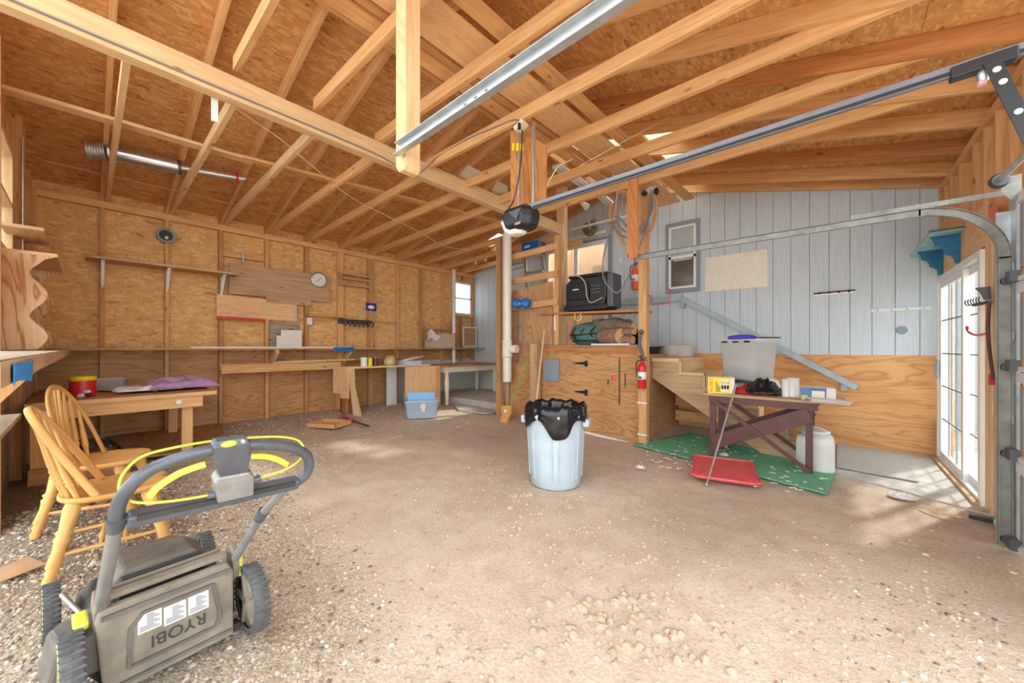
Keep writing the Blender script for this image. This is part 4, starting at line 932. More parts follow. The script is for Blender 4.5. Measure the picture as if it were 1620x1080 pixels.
for k in range(5):
    mb = MB(); mb.obox((-6.26+.02*k, 4.12+.03*k, 1.05+.012*k), (.1, .02*k, .01), (-.02*k, .15, .02), (0, 0, .003)); mb.build('sheet', 'paper', t)
# table B with turned legs
t = thing('turned_leg_table', 'cream dining table with turned legs and brown top in the far left corner', 'table', (-6.2, 5.3, .15))
pA = WY(677, 577, 4.80); 
xa, xb, ya, yb, zt = -6.66, -5.9, 4.78, 6.35, .93
mb = MB(); mb.box(xa, xb, ya, yb, zt-.03, zt); mb.build('table_top', 'lumber_red', t, bevel=.006)
mb = MB(); mb.box(xa+.06, xb-.06, ya+.06, ya+.085, zt-.15, zt-.03); mb.box(xa+.06, xb-.06, yb-.085, yb-.06, zt-.15, zt-.03); mb.box(xa+.06, xa+.085, ya+.06, yb-.06, zt-.15, zt-.03); mb.box(xb-.085, xb-.06, ya+.06, yb-.06, zt-.15, zt-.03); mb.build('apron', 'cream', t)
TP = [(0, .030), (.05, .040), (.10, .028), (.16, .038), (.5, .050), (.72, .044), (.76, .028), (.79, .048), (.82, .03), (.85, .04)]
for x in (xa+.08, xb-.08):
    for y in (ya+.08, yb-.08):
        zb = .12 if y < 5 else .27
        mb = MB(); mb.lathe((x, y, zb), (x, y, zt-.03), TP, 14); mb.box(x-.04, x+.04, y-.04, y+.04, zt-.16, zt-.03); mb.build('leg', 'cream', t)
# concrete step and sheet in the far corner
mb = MB(); a = G_ = None
mb.prism([(-7.08, 5.05, .1), (-5.95, 5.05, .1), (-4.5, 5.05, .1), (-4.5, 6.6, .1), (-7.08, 6.6, .1)], (0, 0, .155)); simple('concrete_step', mb, 'concrete', 'raised concrete slab under the turned-leg table', 'slab')
mb = MB(); mb.prism([(-5.95, 4.98, .115), (-5.35, 4.62, .095), (-4.72, 4.75, .09), (-4.7, 5.03, .095), (-5.9, 5.03, .12)], (0, 0, .03)); simple('board_sheet', mb, 'mesh_mat', 'grey sheet lying on the dirt before the concrete slab', 'sheet')
# blue tote
def tote(name, label, c, w, d, h, rz, mat, zb, taper=.86, lip=.02):
    t = lthing(name, label, 'tote', (c[0], c[1], zb), rz)
    mb = MB(); a, b = w/2, d/2; k = taper
    def ringp(s, z, rr=.04, n=4):
        pts = []; A, B = a*s, b*s
        for cx, cy, t0 in ((A-rr, B-rr, 0), (-A+rr, B-rr, 90), (-A+rr, -B+rr, 180), (A-rr, -B+rr, 270)):
            for q in range(n+1):
                th = math.radians(t0+90*q/n); pts.append(V((cx+rr*math.cos(th), cy+rr*math.sin(th), z)))
        return pts
    prof = [(k*.97, .0), (k, .01), (1, h-.03), (1.04, h-.025), (1.04, h), (.985, h), (k*.97, .02)]
    R = [ringp(s, z) for s, z in prof]; n = len(R[0])
    for i in range(len(R)-1):
        for q in range(n):
            q2 = (q+1) % n; mb.face([R[i][q], R[i][q2], R[i+1][q2], R[i+1][q]], [(0, 0)]*4, True)
    mb.face(R[0][::-1], [(0, 0)]*n); mb.face(R[-1], [(0, 0)]*n)
    mb.build('tub', mat, t, weld=True); return t
t = tote('storage_tote', 'pale blue translucent tote with its lid stood inside', (-5.38, 3.82), .56, .40, .30, math.radians(55), 'blue_tub', .10)
mb = MB(); mb.bar((-.24, .03, .06), (-.24, .03, .43), .02, .02) ; mb = MB(); mb.panel((-.24, .05, .05), (.46, 0, 0), (0, .06, .36), (0, .015, 0)); mb.build('lid', plain('blue_lid', srgb(130, 190, 236), .4, 0, .04), t, bevel=.01)
mb = MB(); mb.cyl((.02, -.215, .21), (.02, -.205, .21), .045); mb.box(-.0, .05, -.212, -.20, .12, .26); mb.build('round_label', 'cream', t)
# tray and tool on the ground
t = lthing('wooden_tray', 'shallow open wooden tray lying on the gravel', 'tray', (-5.75, 2.42, .12), math.radians(28))
mb = MB(); mb.box(-.24, .24, -.17, .17, 0, .012)
mb.build('bottom', 'ply', t)
for a in ((-.25, -.23, -.18, .18), (.23, .25, -.18, .18), (-.25, .25, -.18, -.165), (-.25, .25, .165, .18)):
    mb = MB(); mb.box(a[0], a[1], a[2], a[3], 0, .06); mb.build('side', 'lumber', t)
t = thing('bar_clamp', 'long red bar clamp lying on the gravel', 'clamp', (-5.7, 2.8, .11)); 
a, b = V((-6.12, 2.80, .14)), V((-5.27, 2.80, .115)); mb = MB(); mb.bar(a, b, .03, .012); mb.build('bar', 'dark_metal', t)
mb = MB(); mb.bar(a+V((-.02, -.05, .01)), a+V((.0, .06, .01)), .06, .03); mb.bar(a+V((.3, -.05, .01)), a+V((.32, .04, .01)), .06, .03); mb.build('jaw', 'red_paint', t)

# ================================================================ LARGE WORKBENCH (left foreground)
t = thing('workbench', 'large low workbench with plywood top and square legs at the left', 'workbench', (-6.1, .3, .14))
mb = MB(); mb.prism([(-5.28, -.34, .785), (-5.28, .98, .785), (-6.95, .98, .785), (-6.95, -.34, .785)][::-1], (0, 0, .02)); mb.build('table_top', 'ply_bench', t)
mb = MB(); mb.bar((-5.30, -.30, .715), (-5.30, .86, .715), .035, .13); mb.build('apron', 'lumber', t)
mb = MB(); mb.bar((-5.27, -.34, .79), (-5.27, .98, .79), .02, .04); mb.build('edge_strip', 'lumber', t)
mb = MB(); mb.bar((-6.9, .84, .72), (-5.32, .84, .72), .035, .12); mb.build('apron', 'lumber_dark', t)
for x, y, s in ((-5.40, .74, .045), (-5.42, -.24, .075), (-6.75, .78, .045), (-6.75, -.2, .045)):
    mb = MB(); mb.box(x-s, x+s, y-s, y+s, .02 if y > 0 else .08, .78); mb.build('leg', 'lumber', t)
mb = MB(); mb.bar((-5.28, -.32, .16), (-5.22, .30, .14), .04, .14); mb.build('floor_beam', 'lumber_dark', t)
for y in (.66, -.24):
    mb = MB(); mb.cyl((-5.283, y, .715), (-5.268, y, .715), .022); mb.cyl((-5.27, y, .715), (-5.262, y, .715), .01); mb.build('bolt', 'galv', t)
mb = MB(); mb.prism([(-5.45, .35, .145), (-5.3, 1.0, .145), (-6.9, 1.35, .15), (-6.9, .2, .15)], (0, 0, .012)); simple('plywood_sheet', mb, 'ply_bench', 'plywood sheet lying on the ground under the workbench', 'sheet')
# coffee tin
p = WZ(118, 628, .805); px_, py_ = -5.6, -.06
t = thing('coffee_tin', 'large red coffee tin with yellow band on the workbench', 'tin', (-5.42, .06, .805))
cx, cy = WZ(131, 627, .806).x, WZ(131, 627, .806).y
mb = MB(); mb.cyl((cx, cy, .805), (cx, cy, 1.005), .092, seg=28); mb.build('body', 'red_paint', t)
mb = MB(); mb.lathe((cx, cy, .965), (cx, cy, 1.01), [(0, .092), (0, .095), (1, .095), (1, .088)], 28, False, True); mb.build('yellow_band', 'yellow', t)
mb = MB(); d = (V((0, 0, 1.3))-V((cx, cy, .85))); d.z = 0; d.normalize(); s_ = V((-d.y, d.x, 0))
for q, dz, r_, mt in ((-.03, .055, .035, 'white'), (-.035, .025, .04, 'brown_paint'), (.01, .02, .04, 'white')):
    mb = MB(); c = V((cx, cy, .805+dz))+d*.09+s_*(-q); mb.ball(c, r_, sc=(.8, .8, .5)); mb.build('printed_cup', mt, t)
# clear tray, glass sheet, cloths
c = WZ(168, 612, .81); t = tote('plastic_tray', 'clear plastic tray behind the coffee tin', (c.x-.15, c.y), .2, .34, .11, math.radians(8), 'clear_tub', .806, .9)
mb = MB(); P = [WZ(152, 618, .82), WZ(200, 596, .83), WZ(270, 598, .84), WZ(250, 618, .83)]; mb.prism(P[::-1], (0, 0, .008)); simple('glass_sheet', mb, 'mid_glass', 'pale glass sheet lying on the workbench under the cloths', 'sheet')
def cloth(name, mat, label, cpx, z, rx, ry, h, seed, rz=0):
    c = WZ(cpx[0], cpx[1], z); mb = MB(); h *= 1.9
    def fn(u, v):
        a = u*2-1; b = v*2-1; x = a*rx; y = b*ry; k = max(0, 1-(a*a)**1.5)*max(0, 1-(b*b)**1.5)
        w = NZ.noise(V((x*9+seed, y*9, seed)))*.5+.5; w2 = abs(math.sin(x*22+4*NZ.noise(V((x*6, y*6, seed)))))
        e = 1+.14*NZ.noise(V((u*5, v*5, seed)))
        xx, yy = x*e, y*e
        return (c.x+xx*math.cos(rz)-yy*math.sin(rz), c.y+xx*math.sin(rz)+yy*math.cos(rz), z+.012+h*k**.4*(.55*w+.45*w2*.6))
    mb.grid(fn, 40, 34); return simple(name, mb, mat, label, 'cloth', solid=.008)
cloth('purple_cloth', 'purple_cloth', 'purple towel heaped at the workbench corner', (288, 612), .83, .26, .30, .10, 3, 0)
cloth('white_cloth', 'white_cloth', 'white rag at the back of the workbench', (250, 596), .83, .24, .24, .09, 6, 0)
cloth('white_cloth', 'white_cloth', 'white rag at the front edge beside the purple towel', (238, 618), .82, .09, .26, .05, 9, 0)
# small things at left edge: front bench
t = thing('front_bench', 'narrow high bench running along the front wall into the corner', 'bench', (-4, -.25, 1.25))
mb = MB(); mb.box(-6.62, -1.2, -.43, -.11, 1.25, 1.275); mb.build('bench_top', 'board_grey', t)
mb = MB(); mb.bar((-6.6, -.115, 1.245), (-1.2, -.115, 1.245), .02, .05); mb.build('edge_strip', 'board_old', t)
mb = MB(); mb.prism([(-1.55, -.14, 1.22), (-1.55, -.44, 1.22), (-1.55, -.44, .8), (-1.55, -.30, .8)], (.03, 0, 0)); mb.build('bracket', 'lumber', t)
mb = MB(); mb.prism([(-3.45, -.14, 1.22), (-3.45, -.44, 1.22), (-3.45, -.44, .8)], (.03, 0, 0)); mb.build('bracket', 'lumber', t)
a = WY(22, 560, -.10); b = WY(55, 556, -.10)
mb = MB(); mb.grid(lambda u, v: (a.x+(b.x-a.x)*u, -.100-.004*math.sin(8*u), 1.262-.055*v*(1-.25*math.sin(3*u+1)**2)), 12, 6); simple('blue_tape', mb, 'blue_tape', 'strip of blue tape stuck to the front bench edge', 'tape', solid=.002)
mb = MB(); p = WY(14, 690, -.25)
mb.box(-3.85, -2.2, -.44, -.26, .86, .885); simple('low_plank', mb, 'board_grey', 'plank shelf low on the front wall at the left picture edge', 'shelf')
# scalloped shelf unit on the front wall
t = thing('scalloped_shelf', 'plywood shelf unit with wavy side panels on the front bench', 'shelf', (-5.1, -.3, 1.28))
def wavy(x, dy):
    P = [(x, -.45, 1.28), (x, -.45, 2.02)]
    prof = []
    for k in range(33):
        z = 1.99-.71*k/32; s = .5+.5*math.cos((2.02-z)*2*math.pi/.33+.4); prof.append((x, -.33+dy+.09*s**.8, z))
    return P+[(x, -.45+.30, 2.02)]+prof
mb = MB(); mb.prism(wavy(-4.72, .05), (.02, 0, 0)); mb.build('side_panel', 'ply_fir', t)
mb = MB(); mb.prism(wavy(-5.65, .05), (.02, 0, 0)); mb.build('side_panel', 'ply_fir', t)
mb = MB(); mb.box(-5.67, -4.70, -.45, -.14, 2.02, 2.045); mb.build('top', 'ply_pale', t)
for z in (1.76, 1.5):
    mb = MB(); mb.box(-5.65, -4.72, -.45, -.29, z, z+.015); mb.build('shelf', 'board_old', t)
mb = MB(); mb.box(-5.75, -5.05, -.45, -.22, 2.28, 2.31); simple('bracket_shelf', mb, 'board_old', 'short wooden board at head height by the front window', 'shelf', bevel=.008)
mb = MB(); mb.bar((-5.55, -.365, 2.06), (-5.55, -.365, 3.2), .03, .006, (0, 1, 0)); simple('perforated_strip', mb, 'galv', 'upright perforated steel strip beside the front window', 'strip')
mb = MB(); P = [WZ(0, 903, -.0), WZ(44, 884, .0), WZ(74, 896, 0.0), WZ(0, 925, 0.0)]; mb.prism([q+V((0, 0, .012)) for q in P], (0, 0, .006)); simple('cardboard_piece', mb, 'tan_card', 'flat piece of brown cardboard on the gravel by the chairs', 'cardboard')

# ================================================================ CHAIRS
SP = [(0, .011), (.12, .014), (.2, .016), (.24, .022), (.27, .014), (.30, .022), (.33, .014), (.36, .018), (.6, .012), (1, .008)]
LG = [(0, .020), (.06, .029), (.12, .023), (.16, .032), (.19, .024), (.22, .034), (.42, .026), (.5, .030), (.55, .036), (.58, .026), (.62, .038), (.66, .026), (.9, .037), (1, .030)]
def make_chair(label, loc, rz, hk=1.0, lean=.27):
    t = lthing('windsor_chair', label, 'chair', loc, rz)
    # seat: saddled plank
    mb = MB(); n = 40
    def outline(k, s=1):
        th = 2*math.pi*k/n; x = math.cos(th); y = math.sin(th)
        rx = .235; ry = .235 if y < 0 else .245
        sx = math.copysign(abs(x)**.72, x); sy = math.copysign(abs(y)**.8, y)
        X = rx*sx*s*(1+.06*(y > 0)*y); Y = ry*sy*s
        if y > 0: Y -= .03*s*max(0, 1-abs(X)/.07) if s > .9 else 0
        return X, Y
    rings = [(0.001, .437), (.45, .435), (.8, .444), (.97, .455), (1.0, .45), (1.0, .432), (.93, .418), (.001, .418)]
    R = []
    for s, z in rings:
        ring = []
        for k in range(n):
            X, Y = outline(k, s); zz = z
            if s < .97 and z > .43: zz = z+.014*math.exp(-(X/.03)**2)*max(0, Y/.2)
            ring.append(V((X, Y, zz)))
        R.append(ring)
    for i in range(len(R)-1):
        for k in range(n):
            k2 = (k+1) % n; q = [R[i][k], R[i][k2], R[i+1][k2], R[i+1][k]]; mb.face(q, [(p.y, p.x) for p in q], True)
    mb.build('seat', 'oak', t, weld=True)
    # hoop
    HP = []
    for k in range(29):
        a = math.pi*k/28; x = .205*math.cos(a)*(1-.0*math.sin(a)); s = math.sin(a)**.75
        z = .45+.52*hk*s; HP.append((x, -.07-lean*s, z))
    mb = MB(); mb.tube(HP, .013, 8, flat=(.9, 1.5)); mb.build('back_hoop', 'oak', t)
    for k in range(9):
        u = -1+2*(k+.5)/9; xb = .175*u*1.02; yb = -.09-.12*math.sqrt(max(0, 1-u*u))
        xt = .175*u*1.02; a = math.acos(max(-1, min(1, xt/.205))); s = math.sin(a)**.75
        mb = MB(); mb.lathe((xb, yb, .44), (xt, -.07-lean*s, .45+.52*hk*s), SP, 10); mb.build('spindle', 'oak', t)
    tops = {}
    for sx in (-1, 1):
        for sy in (-1, 1):
            a = V((sx*.14, sy*.15-.01, .425)); b = V((sx*.205, sy*.25, .0)); mb = MB(); mb.lathe(b, a, LG, 12); mb.build('leg', 'oak', t); tops[sx, sy] = (a, b)
    ST = [(0, .009), (.3, .012), (.46, .013), (.49, .018), (.52, .013), (.7, .012), (1, .009)]
    mid = {}
    for sx in (-1, 1):
        p = tops[sx, -1]; q = tops[sx, 1]; A = p[1].lerp(p[0], .35); B = q[1].lerp(q[0], .35); mb = MB(); mb.lathe(A, B, ST, 10); mb.build('stretcher', 'oak', t); mid[sx] = (A+B)/2
    for d in (-.05, .05):
        mb = MB(); mb.lathe(mid[-1]+V((0, d, 0)), mid[1]+V((0, d, 0)), ST, 10); mb.build('stretcher', 'oak', t)
    return t
make_chair('honey oak spindle-back chair, the nearer of the two, behind the mower', (-3.46, .13, -.02), math.radians(-4))
make_chair('honey oak spindle-back chair, the farther one next to the workbench', (-4.10, .09, .03), math.radians(-22), 1.03, .18)

# ================================================================ LAWN MOWER
MW = V((-2.12, .235, -.045)); MA = math.radians(93.5)
mw = lthing('lawn_mower', 'dusty grey push mower with lime green wire handle in the foreground', 'lawn mower', MW, MA)
RI = Matrix.Rotation(-MA, 3, 'Z')
def L_(p): return RI @ (V(p)-MW)
def LX(px, py, x): return L_(WX(px, py, x))
def wheel(x, y, r, w, inner):
    zc = r+.035
    t = MB(); sg = 1 if x > 0 else -1
    t.lathe((x-w/2, y, zc), (x+w/2, y, zc), [(0, r*.80), (0, r*.93), (.12, r), (.88, r), (1, r*.93), (1, r*.80)], 36, False, False)
    for k in range(36):   # tread lugs
        a = 2*math.pi*k/36; 
        for s in (0, 1):
            a2 = a+.09*s; c = V((x+(-.25+.5*s)*w, y+math.cos(a2)*r, zc+math.sin(a2)*r))
            t.obox(c, (w*.26, .0, 0), V((0, -math.sin(a2), math.cos(a2)))*.005+V((.003, 0, 0)), V((0, math.cos(a2), math.sin(a2)))*.003)
    o = t.build('wheel', 'rubber', mw)
    h = MB(); h.lathe((x-w*.35, y, zc), (x+w*.35, y, zc), [(0, .02), (0, r*.82), (1, r*.82), (1, .02)], 28)
    h.lathe((x-w*.5, y, zc), (x-w*.36, y, zc), [(0, .02), (0, r*.28), (1, r*.36)], 20); h.lathe((x+w*.36, y, zc), (x+w*.5, y, zc), [(0, r*.36), (1, r*.28), (1, .02)], 20)
    for k in range(5):
        a = 2*math.pi*k/5; h.bar((x+sg*w*.38, y, zc), (x+sg*w*.38, y+math.cos(a)*r*.78, zc+math.sin(a)*r*.78), .02, .018, (1, 0, 0)); h.bar((x-sg*w*.38, y, zc), (x-sg*w*.38, y+math.cos(a)*r*.78, zc+math.sin(a)*r*.78), .02, .018, (1, 0, 0))
    h.build('hub', 'mower_dusty', o)
    g_ = MB(); g_.lathe((x+sg*w*.40, y, zc), (x+sg*w*.53, y, zc), [(0, r*.78), (0, r*.84), (1, r*.84), (1, r*.78)], 28, False, False); g_.build('rim', 'yellow_green', o)
wheel(.272, -.09, .145, .058, 1); wheel(-.272, -.06, .145, .058, 1); wheel(.262, .62, .115, .05, 1); wheel(-.30, .56, .12, .05, 1)
# deck
def loft(mb, secs, cap=True, smooth=False):
    n = len(secs[0])
    for i in range(len(secs)-1):
        for k in range(n):
            k2 = (k+1) % n; mb.face([secs[i][k], secs[i][k2], secs[i+1][k2], secs[i+1][k]], [(0, 0), (.1, 0), (.1, .1), (0, .1)], smooth)
    if cap: mb.face(secs[0][::-1], [(0, 0)]*n); mb.face(secs[-1], [(0, 0)]*n)
mb = MB()
def sec(y, w, z0, z1, w1): return [V((-w, y, z0)), (V((w, y, z0))), V((w, y, z0+.04)), V((w1, y, z1)), V((-w1, y, z1)), V((-w, y, z0+.04))]
loft(mb, [sec(-.04, .20, .08, .30, .19), sec(.12, .24, .07, .26, .2), sec(.5, .245, .07, .20, .20), sec(.72, .22, .08, .17, .17), sec(.82, .15, .09, .14, .12)]); mb.build('deck', 'mower_dark', mw, bevel=.012)
# side fender over left rear wheel
mb = MB(); loft(mb, [sec(-.02, .0, .0, .0, .0) if 0 else [V((-.34, -.05, .14)), V((-.19, -.05, .14)), V((-.19, -.05, .29)), V((-.30, -.05, .285))], [V((-.345, .12, .13)), V((-.19, .12, .13)), V((-.19, .12, .30)), V((-.32, .12, .28))], [V((-.32, .34, .10)), V((-.19, .34, .10)), V((-.19, .34, .22)), V((-.29, .34, .19))]]); mb.build('fender', 'mower_grey', mw, bevel=.015)
mb = MB(); loft(mb, [[V((.19, -.02, .10)), V((.225, -.02, .10)), V((.225, -.02, .26)), V((.19, -.02, .28))], [V((.19, .3, .10)), V((.26, .3, .10)), V((.26, .3, .18)), V((.19, .3, .22))]]); mb.build('fender', 'mower_dark', mw, bevel=.01)
# motor hood with battery cover
mb = MB()
loft(mb, [[V((-.17, .10, .22)), V((.17, .10, .22)), V((.155, .12, .36)), V((.11, .13, .41)), V((-.12, .13, .41)), V((-.16, .12, .36))],
          [V((-.18, .32, .20)), V((.18, .32, .20)), V((.165, .32, .36)), V((.11, .32, .405)), V((-.12, .32, .405)), V((-.17, .32, .36))],
          [V((-.17, .56, .18)), V((.17, .56, .18)), V((.145, .54, .30)), V((.10, .52, .355)), V((-.11, .52, .355)), V((-.15, .54, .30))],
          [V((-.10, .66, .17)), V((.10, .66, .17)), V((.09, .62, .24)), V((.07, .60, .27)), V((-.07, .60, .27)), V((-.09, .62, .24))]])
hood = mb.build('motor_hood', 'mower_grey', mw, bevel=.012)
mb = MB(); loft(mb, [[V((-.145, .085, .26)), V((.145, .085, .26)), V((.13, .105, .39)), V((-.13, .105, .39))], [V((-.15, .11, .26)), V((.15, .11, .26)), V((.13, .13, .39)), V((-.13, .13, .39))]]); mb.build('battery_flap', 'mower_dark', mw, bevel=.004)
mb = MB(); y_ = .082; 
for k, (x, w, mt) in enumerate(((-.055, .02, 'yellow'), (-.03, .03, 'blue'), (.01, .045, 'white'), (.06, .02, 'yellow'))):
    mb = MB(); mb.panel((x-w/2, y_+.008, .285), (w, 0, 0), (0, .004, .02), (0, -.002, 0)); mb.build('warning_label', mt, hood)
# rear discharge door
D = lambda x, z, o=0: V((x, -.035-.12*(.40-z)*.6-o, z))
dt = MB(); dt.prism([D(-.195, .055), D(.20, .055), D(.205, .33), D(.185, .375), D(-.205, .375), D(-.215, .33)], (0, -.035, .0)); dr = dt.build('rear_door', 'mower_dusty', mw, bevel=.008)
for a, b, c, d in ((-.215, .375, .19, .378),): pass
fr = MB()
oo = .035
K = [(-.13, .13), (.135, .13), (.15, .17), (.13, .31), (-.09, .31), (-.125, .27)]
for i in range(len(K)):
    j = (i+1) % len(K); fr.bar(D(K[i][0], K[i][1], oo+.004), D(K[j][0], K[j][1], oo+.004), .012, .010, (0, 1, 0))
fr.bar(D(-.20, .345, oo+.004), D(.19, .345, oo+.004), .014, .016, (0, 1, 0)); fr.bar(D(-.20, .085, oo+.004), D(.19, .085, oo+.004), .012, .014, (0, 1, 0)); fr.build('ribs', 'mower_grey', dr)
R_ = V((1, 0, 0)); U_ = (D(0, .3)-D(0, .2)).normalized()
# lettering stands upside down on the door, readable from the front of the machine
text('brand_lettering', 'RYOBI', 'mower_dark', .062, D(.105, .205, oo+.002), -R_, -U_, dr, .0012)
for k in range(3):
    x = -.105+.075*k; w = .068
    lb = MB(); lb.panel(D(x, .222 if k else .232, oo+.0006), R_*w, U_*(.072), (0, -.0008, 0)); l = lb.build('warning_label', 'white', dr)
    tx = MB()
    for q in range(9):
        ww = w*(.85-.25*((q*7+k*3) % 3)/2); tx.panel(D(x+.005+(.02 if q > 2 else 0), (.222 if k else .232)+.007+q*.0066, oo+.0018), R_*(ww-(.02 if q > 2 else 0)), U_*.0032, (0, -.0005, 0))
    tx.build('fine_print', 'dark_metal', l)
mb = MB(); mb.bar((-.215, -.01, .392), (.19, -.01, .392), .05, .018); mb.bar((-.2, .045, .388), (.185, .045, .388), .02, .03); mb.build('door_hinge_bar', 'mower_dusty', mw, bevel=.004)
mb = MB(); mb.bar((-.17, .022, .384), (.15, .022, .384), .028, .012); mb.build('discharge_slot', 'black', mw)
mb = MB(); mb.box(-.23, .24, -.05, .0, .035, .07); mb.build('trailing_skirt', 'mower_dark', mw, bevel=.006)
# handle brackets
for sx, c in ((-1, 'l'), (1, 'r')):
    x = -.205 if sx < 0 else .222
    mb = MB(); mb.prism([(x-.012, .02, .25), (x-.012, .06, .36), (x-.012, -.0, .43), (x-.012, -.05, .40), (x-.012, -.045, .28)], (.024, 0, 0)); mb.build('handle_bracket', 'mower_dusty', mw, bevel=.004)
mb = MB(); mb.prism([(-.265, -.03, .305), (-.225, -.03, .305), (-.225, .05, .32), (-.265, .05, .32)], (0, 0, .03)); mb.build('height_lever', 'yellow_green', mw, bevel=.008)
mb = MB(); mb.bar((.245, -.03, .27), (.255, .02, .36), .02, .03); mb.build('height_lever', 'yellow_green', mw, bevel=.006)
mb = MB(); mb.tube([(-.235, .03, .33), (-.285, .13, .40)], .008); mb.build('depth_lever', 'galv', mw)
# handle
hl0, hl1 = LX(158, 968, -2.08), LX(184, 826, -1.66)
hr0, hr1, hr2 = LX(373, 882, -2.06), LX(415, 812, -1.87), LX(452, 772, -1.70)
mb = MB(); mb.tube([hl0, hl0.lerp(hl1, .5), hl1], .0185, 14, flat=(1, 1)); mb.build('lower_tube', 'tube_grey', mw)
mb = MB(); mb.tube([hr0, hr1, hr2], .0165, 14); mb.build('lower_tube', 'tube_grey', mw)
for p, q in ((hl1, hl0), (hr1, hr0)):
    d = (p-q).normalized(); mb = MB(); mb.cyl(p-d*.035, p+d*.02, .0225, seg=14); mb.build('tube_clamp', 'handle_grey', mw)
loop = [LX(184, 826, -1.66), LX(187, 800, -1.63), LX(205, 770, -1.60), LX(240, 742, -1.58), LX(290, 722, -1.565), LX(335, 711, -1.56), LX(390, 704, -1.565), LX(430, 704, -1.58), LX(465, 709, -1.60), LX(485, 720, -1.62), LX(489, 737, -1.65), LX(480, 755, -1.67), LX(455, 770, -1.695)]
mb = MB(); mb.tube(curve3(loop, 7), .019, 14); mb.build('handle_loop', 'handle_grey', mw)
a, b = LX(200, 822, -1.64), LX(470, 762, -1.67)
mb = MB(); mb.bar(a, b, .05, .042, (0, -.3, 1)); mb.build('cross_bar', 'handle_grey', mw, bevel=.008)
mb = MB(); mb.bar(a+V((.02, -.028, .006)), b+V((-.02, -.028, .006)), .012, .018, (0, -.3, 1)); mb.build('cross_bar_groove', 'mower_dark', mw)
# control box
c0 = LX(365, 700, -1.55); c1 = LX(370, 775, -1.63); ux = (b-a).normalized(); dn = (c1-c0); dn = dn.normalized(); fwd = ux.cross(dn).normalized()
mb = MB(); L0 = (c1-c0).length
def cb(s, hw, hd): 
    c = c0+dn*L0*s; return [c-ux*hw-fwd*hd, c+ux*hw-fwd*hd, c+ux*hw+fwd*hd, c-ux*hw+fwd*hd]
loft(mb, [cb(-.10, .045, .014), cb(.0, .052, .022), cb(.25, .052, .024), cb(.5, .044, .022), cb(.62, .040, .020)]); mb.build('control_box', 'handle_grey', mw, bevel=.006)
mb = MB(); loft(mb, [cb(.58, .046, .026), cb(.7, .058, .030), cb(1.1, .054, .030)]); mb.build('control_base', 'tube_grey', mw, bevel=.006)
tb = c0-dn*L0*.12; sgn = -1
pb = LX(365, 703, -1.535)
mb = MB(); mb.ball(LX(362, 702, -1.53), .012, sc=(2.0, 1.0, .9)); mb.build('start_button', 'yellow_green', mw)
mb = MB(); mb.ball(LX(385, 698, -1.53), .009); mb.build('key_knob', 'galv', mw)
# wire bail and inner lever
bail = [LX(336, 782, -1.62), LX(290, 790, -1.62), LX(240, 795, -1.62), LX(205, 792, -1.64), LX(189, 775, -1.66), LX(196, 748, -1.68), LX(225, 722, -1.70), LX(275, 708, -1.70), LX(340, 697, -1.70), LX(400, 692, -1.70), LX(445, 691, -1.70), LX(472, 697, -1.70), LX(481, 712, -1.69), LX(474, 728, -1.68), LX(450, 743, -1.66), LX(420, 753, -1.65), LX(405, 757, -1.64)]
mb = MB(); mb.tube(curve3(bail, 6), .0045, 8); mb.build('bail_wire', 'yellow_green', mw)
for pts in ([LX(236, 786, -1.61), LX(250, 770, -1.60), LX(285, 748, -1.59), LX(325, 734, -1.585)], [LX(398, 722, -1.60), LX(420, 722, -1.61), LX(440, 727, -1.62), LX(455, 735, -1.63)]):
    mb = MB(); mb.tube(curve3(pts, 6), .0085, 8, flat=(.5, 1.3)); mb.build('inner_lever', 'yellow_green', mw)
mb = MB(); mb.cyl(LX(328, 784, -1.62), LX(342, 781, -1.62), .013); mb.cyl(LX(400, 760, -1.64), LX(412, 756, -1.64), .013); mb.build('bail_pivot', 'handle_grey', mw)

# ================================================================ BIN
cx, cy = -2.03, 2.98
t = thing('rubbish_bin', 'pale blue-grey plastic bin lined with a black bag', 'bin', (cx, cy, 0))
mb = MB(); mb.lathe((cx, cy, .0), (cx, cy, .70), [(0, .222), (.02, .235), (.3, .248), (.8, .268), (.88, .272), (.90, .290), (.96, .292), (1, .285), (1, .262), (.9, .25), (.05, .2)], 40, True, True); mb.build('body', 'can', t)
mb = MB()
for k in range(8):
    a = 2*math.pi*k/8+.2; d = V((math.cos(a), math.sin(a), 0)); s_ = V((-d.y, d.x, 0))
    A = V((cx, cy, .08))+d*.235; B = V((cx, cy, .52))+d*.257
    for off in (-.07, .07): mb.bar(A+s_*off, B+s_*off, .008, .014, d)
    mb.bar(B-s_*.07, B+s_*.07, .008, .014, d)
mb.build('ribs', 'can', t)
for a in (math.radians(200), math.radians(20)):
    d = V((math.cos(a), math.sin(a), 0)); s_ = V((-d.y, d.x, 0)); c = V((cx, cy, .60))+d*.30
    mb = MB(); mb.obox(c, s_*.07, d*.03, (0, 0, .035)); mb.build('handle', 'can', t, bevel=.01)
bag = thing('bin_liner', 'black bag folded over the bin rim', 'bag', (cx, cy, .5))
mb = MB(); n = 72
vd = math.atan2(-cy, -cx)
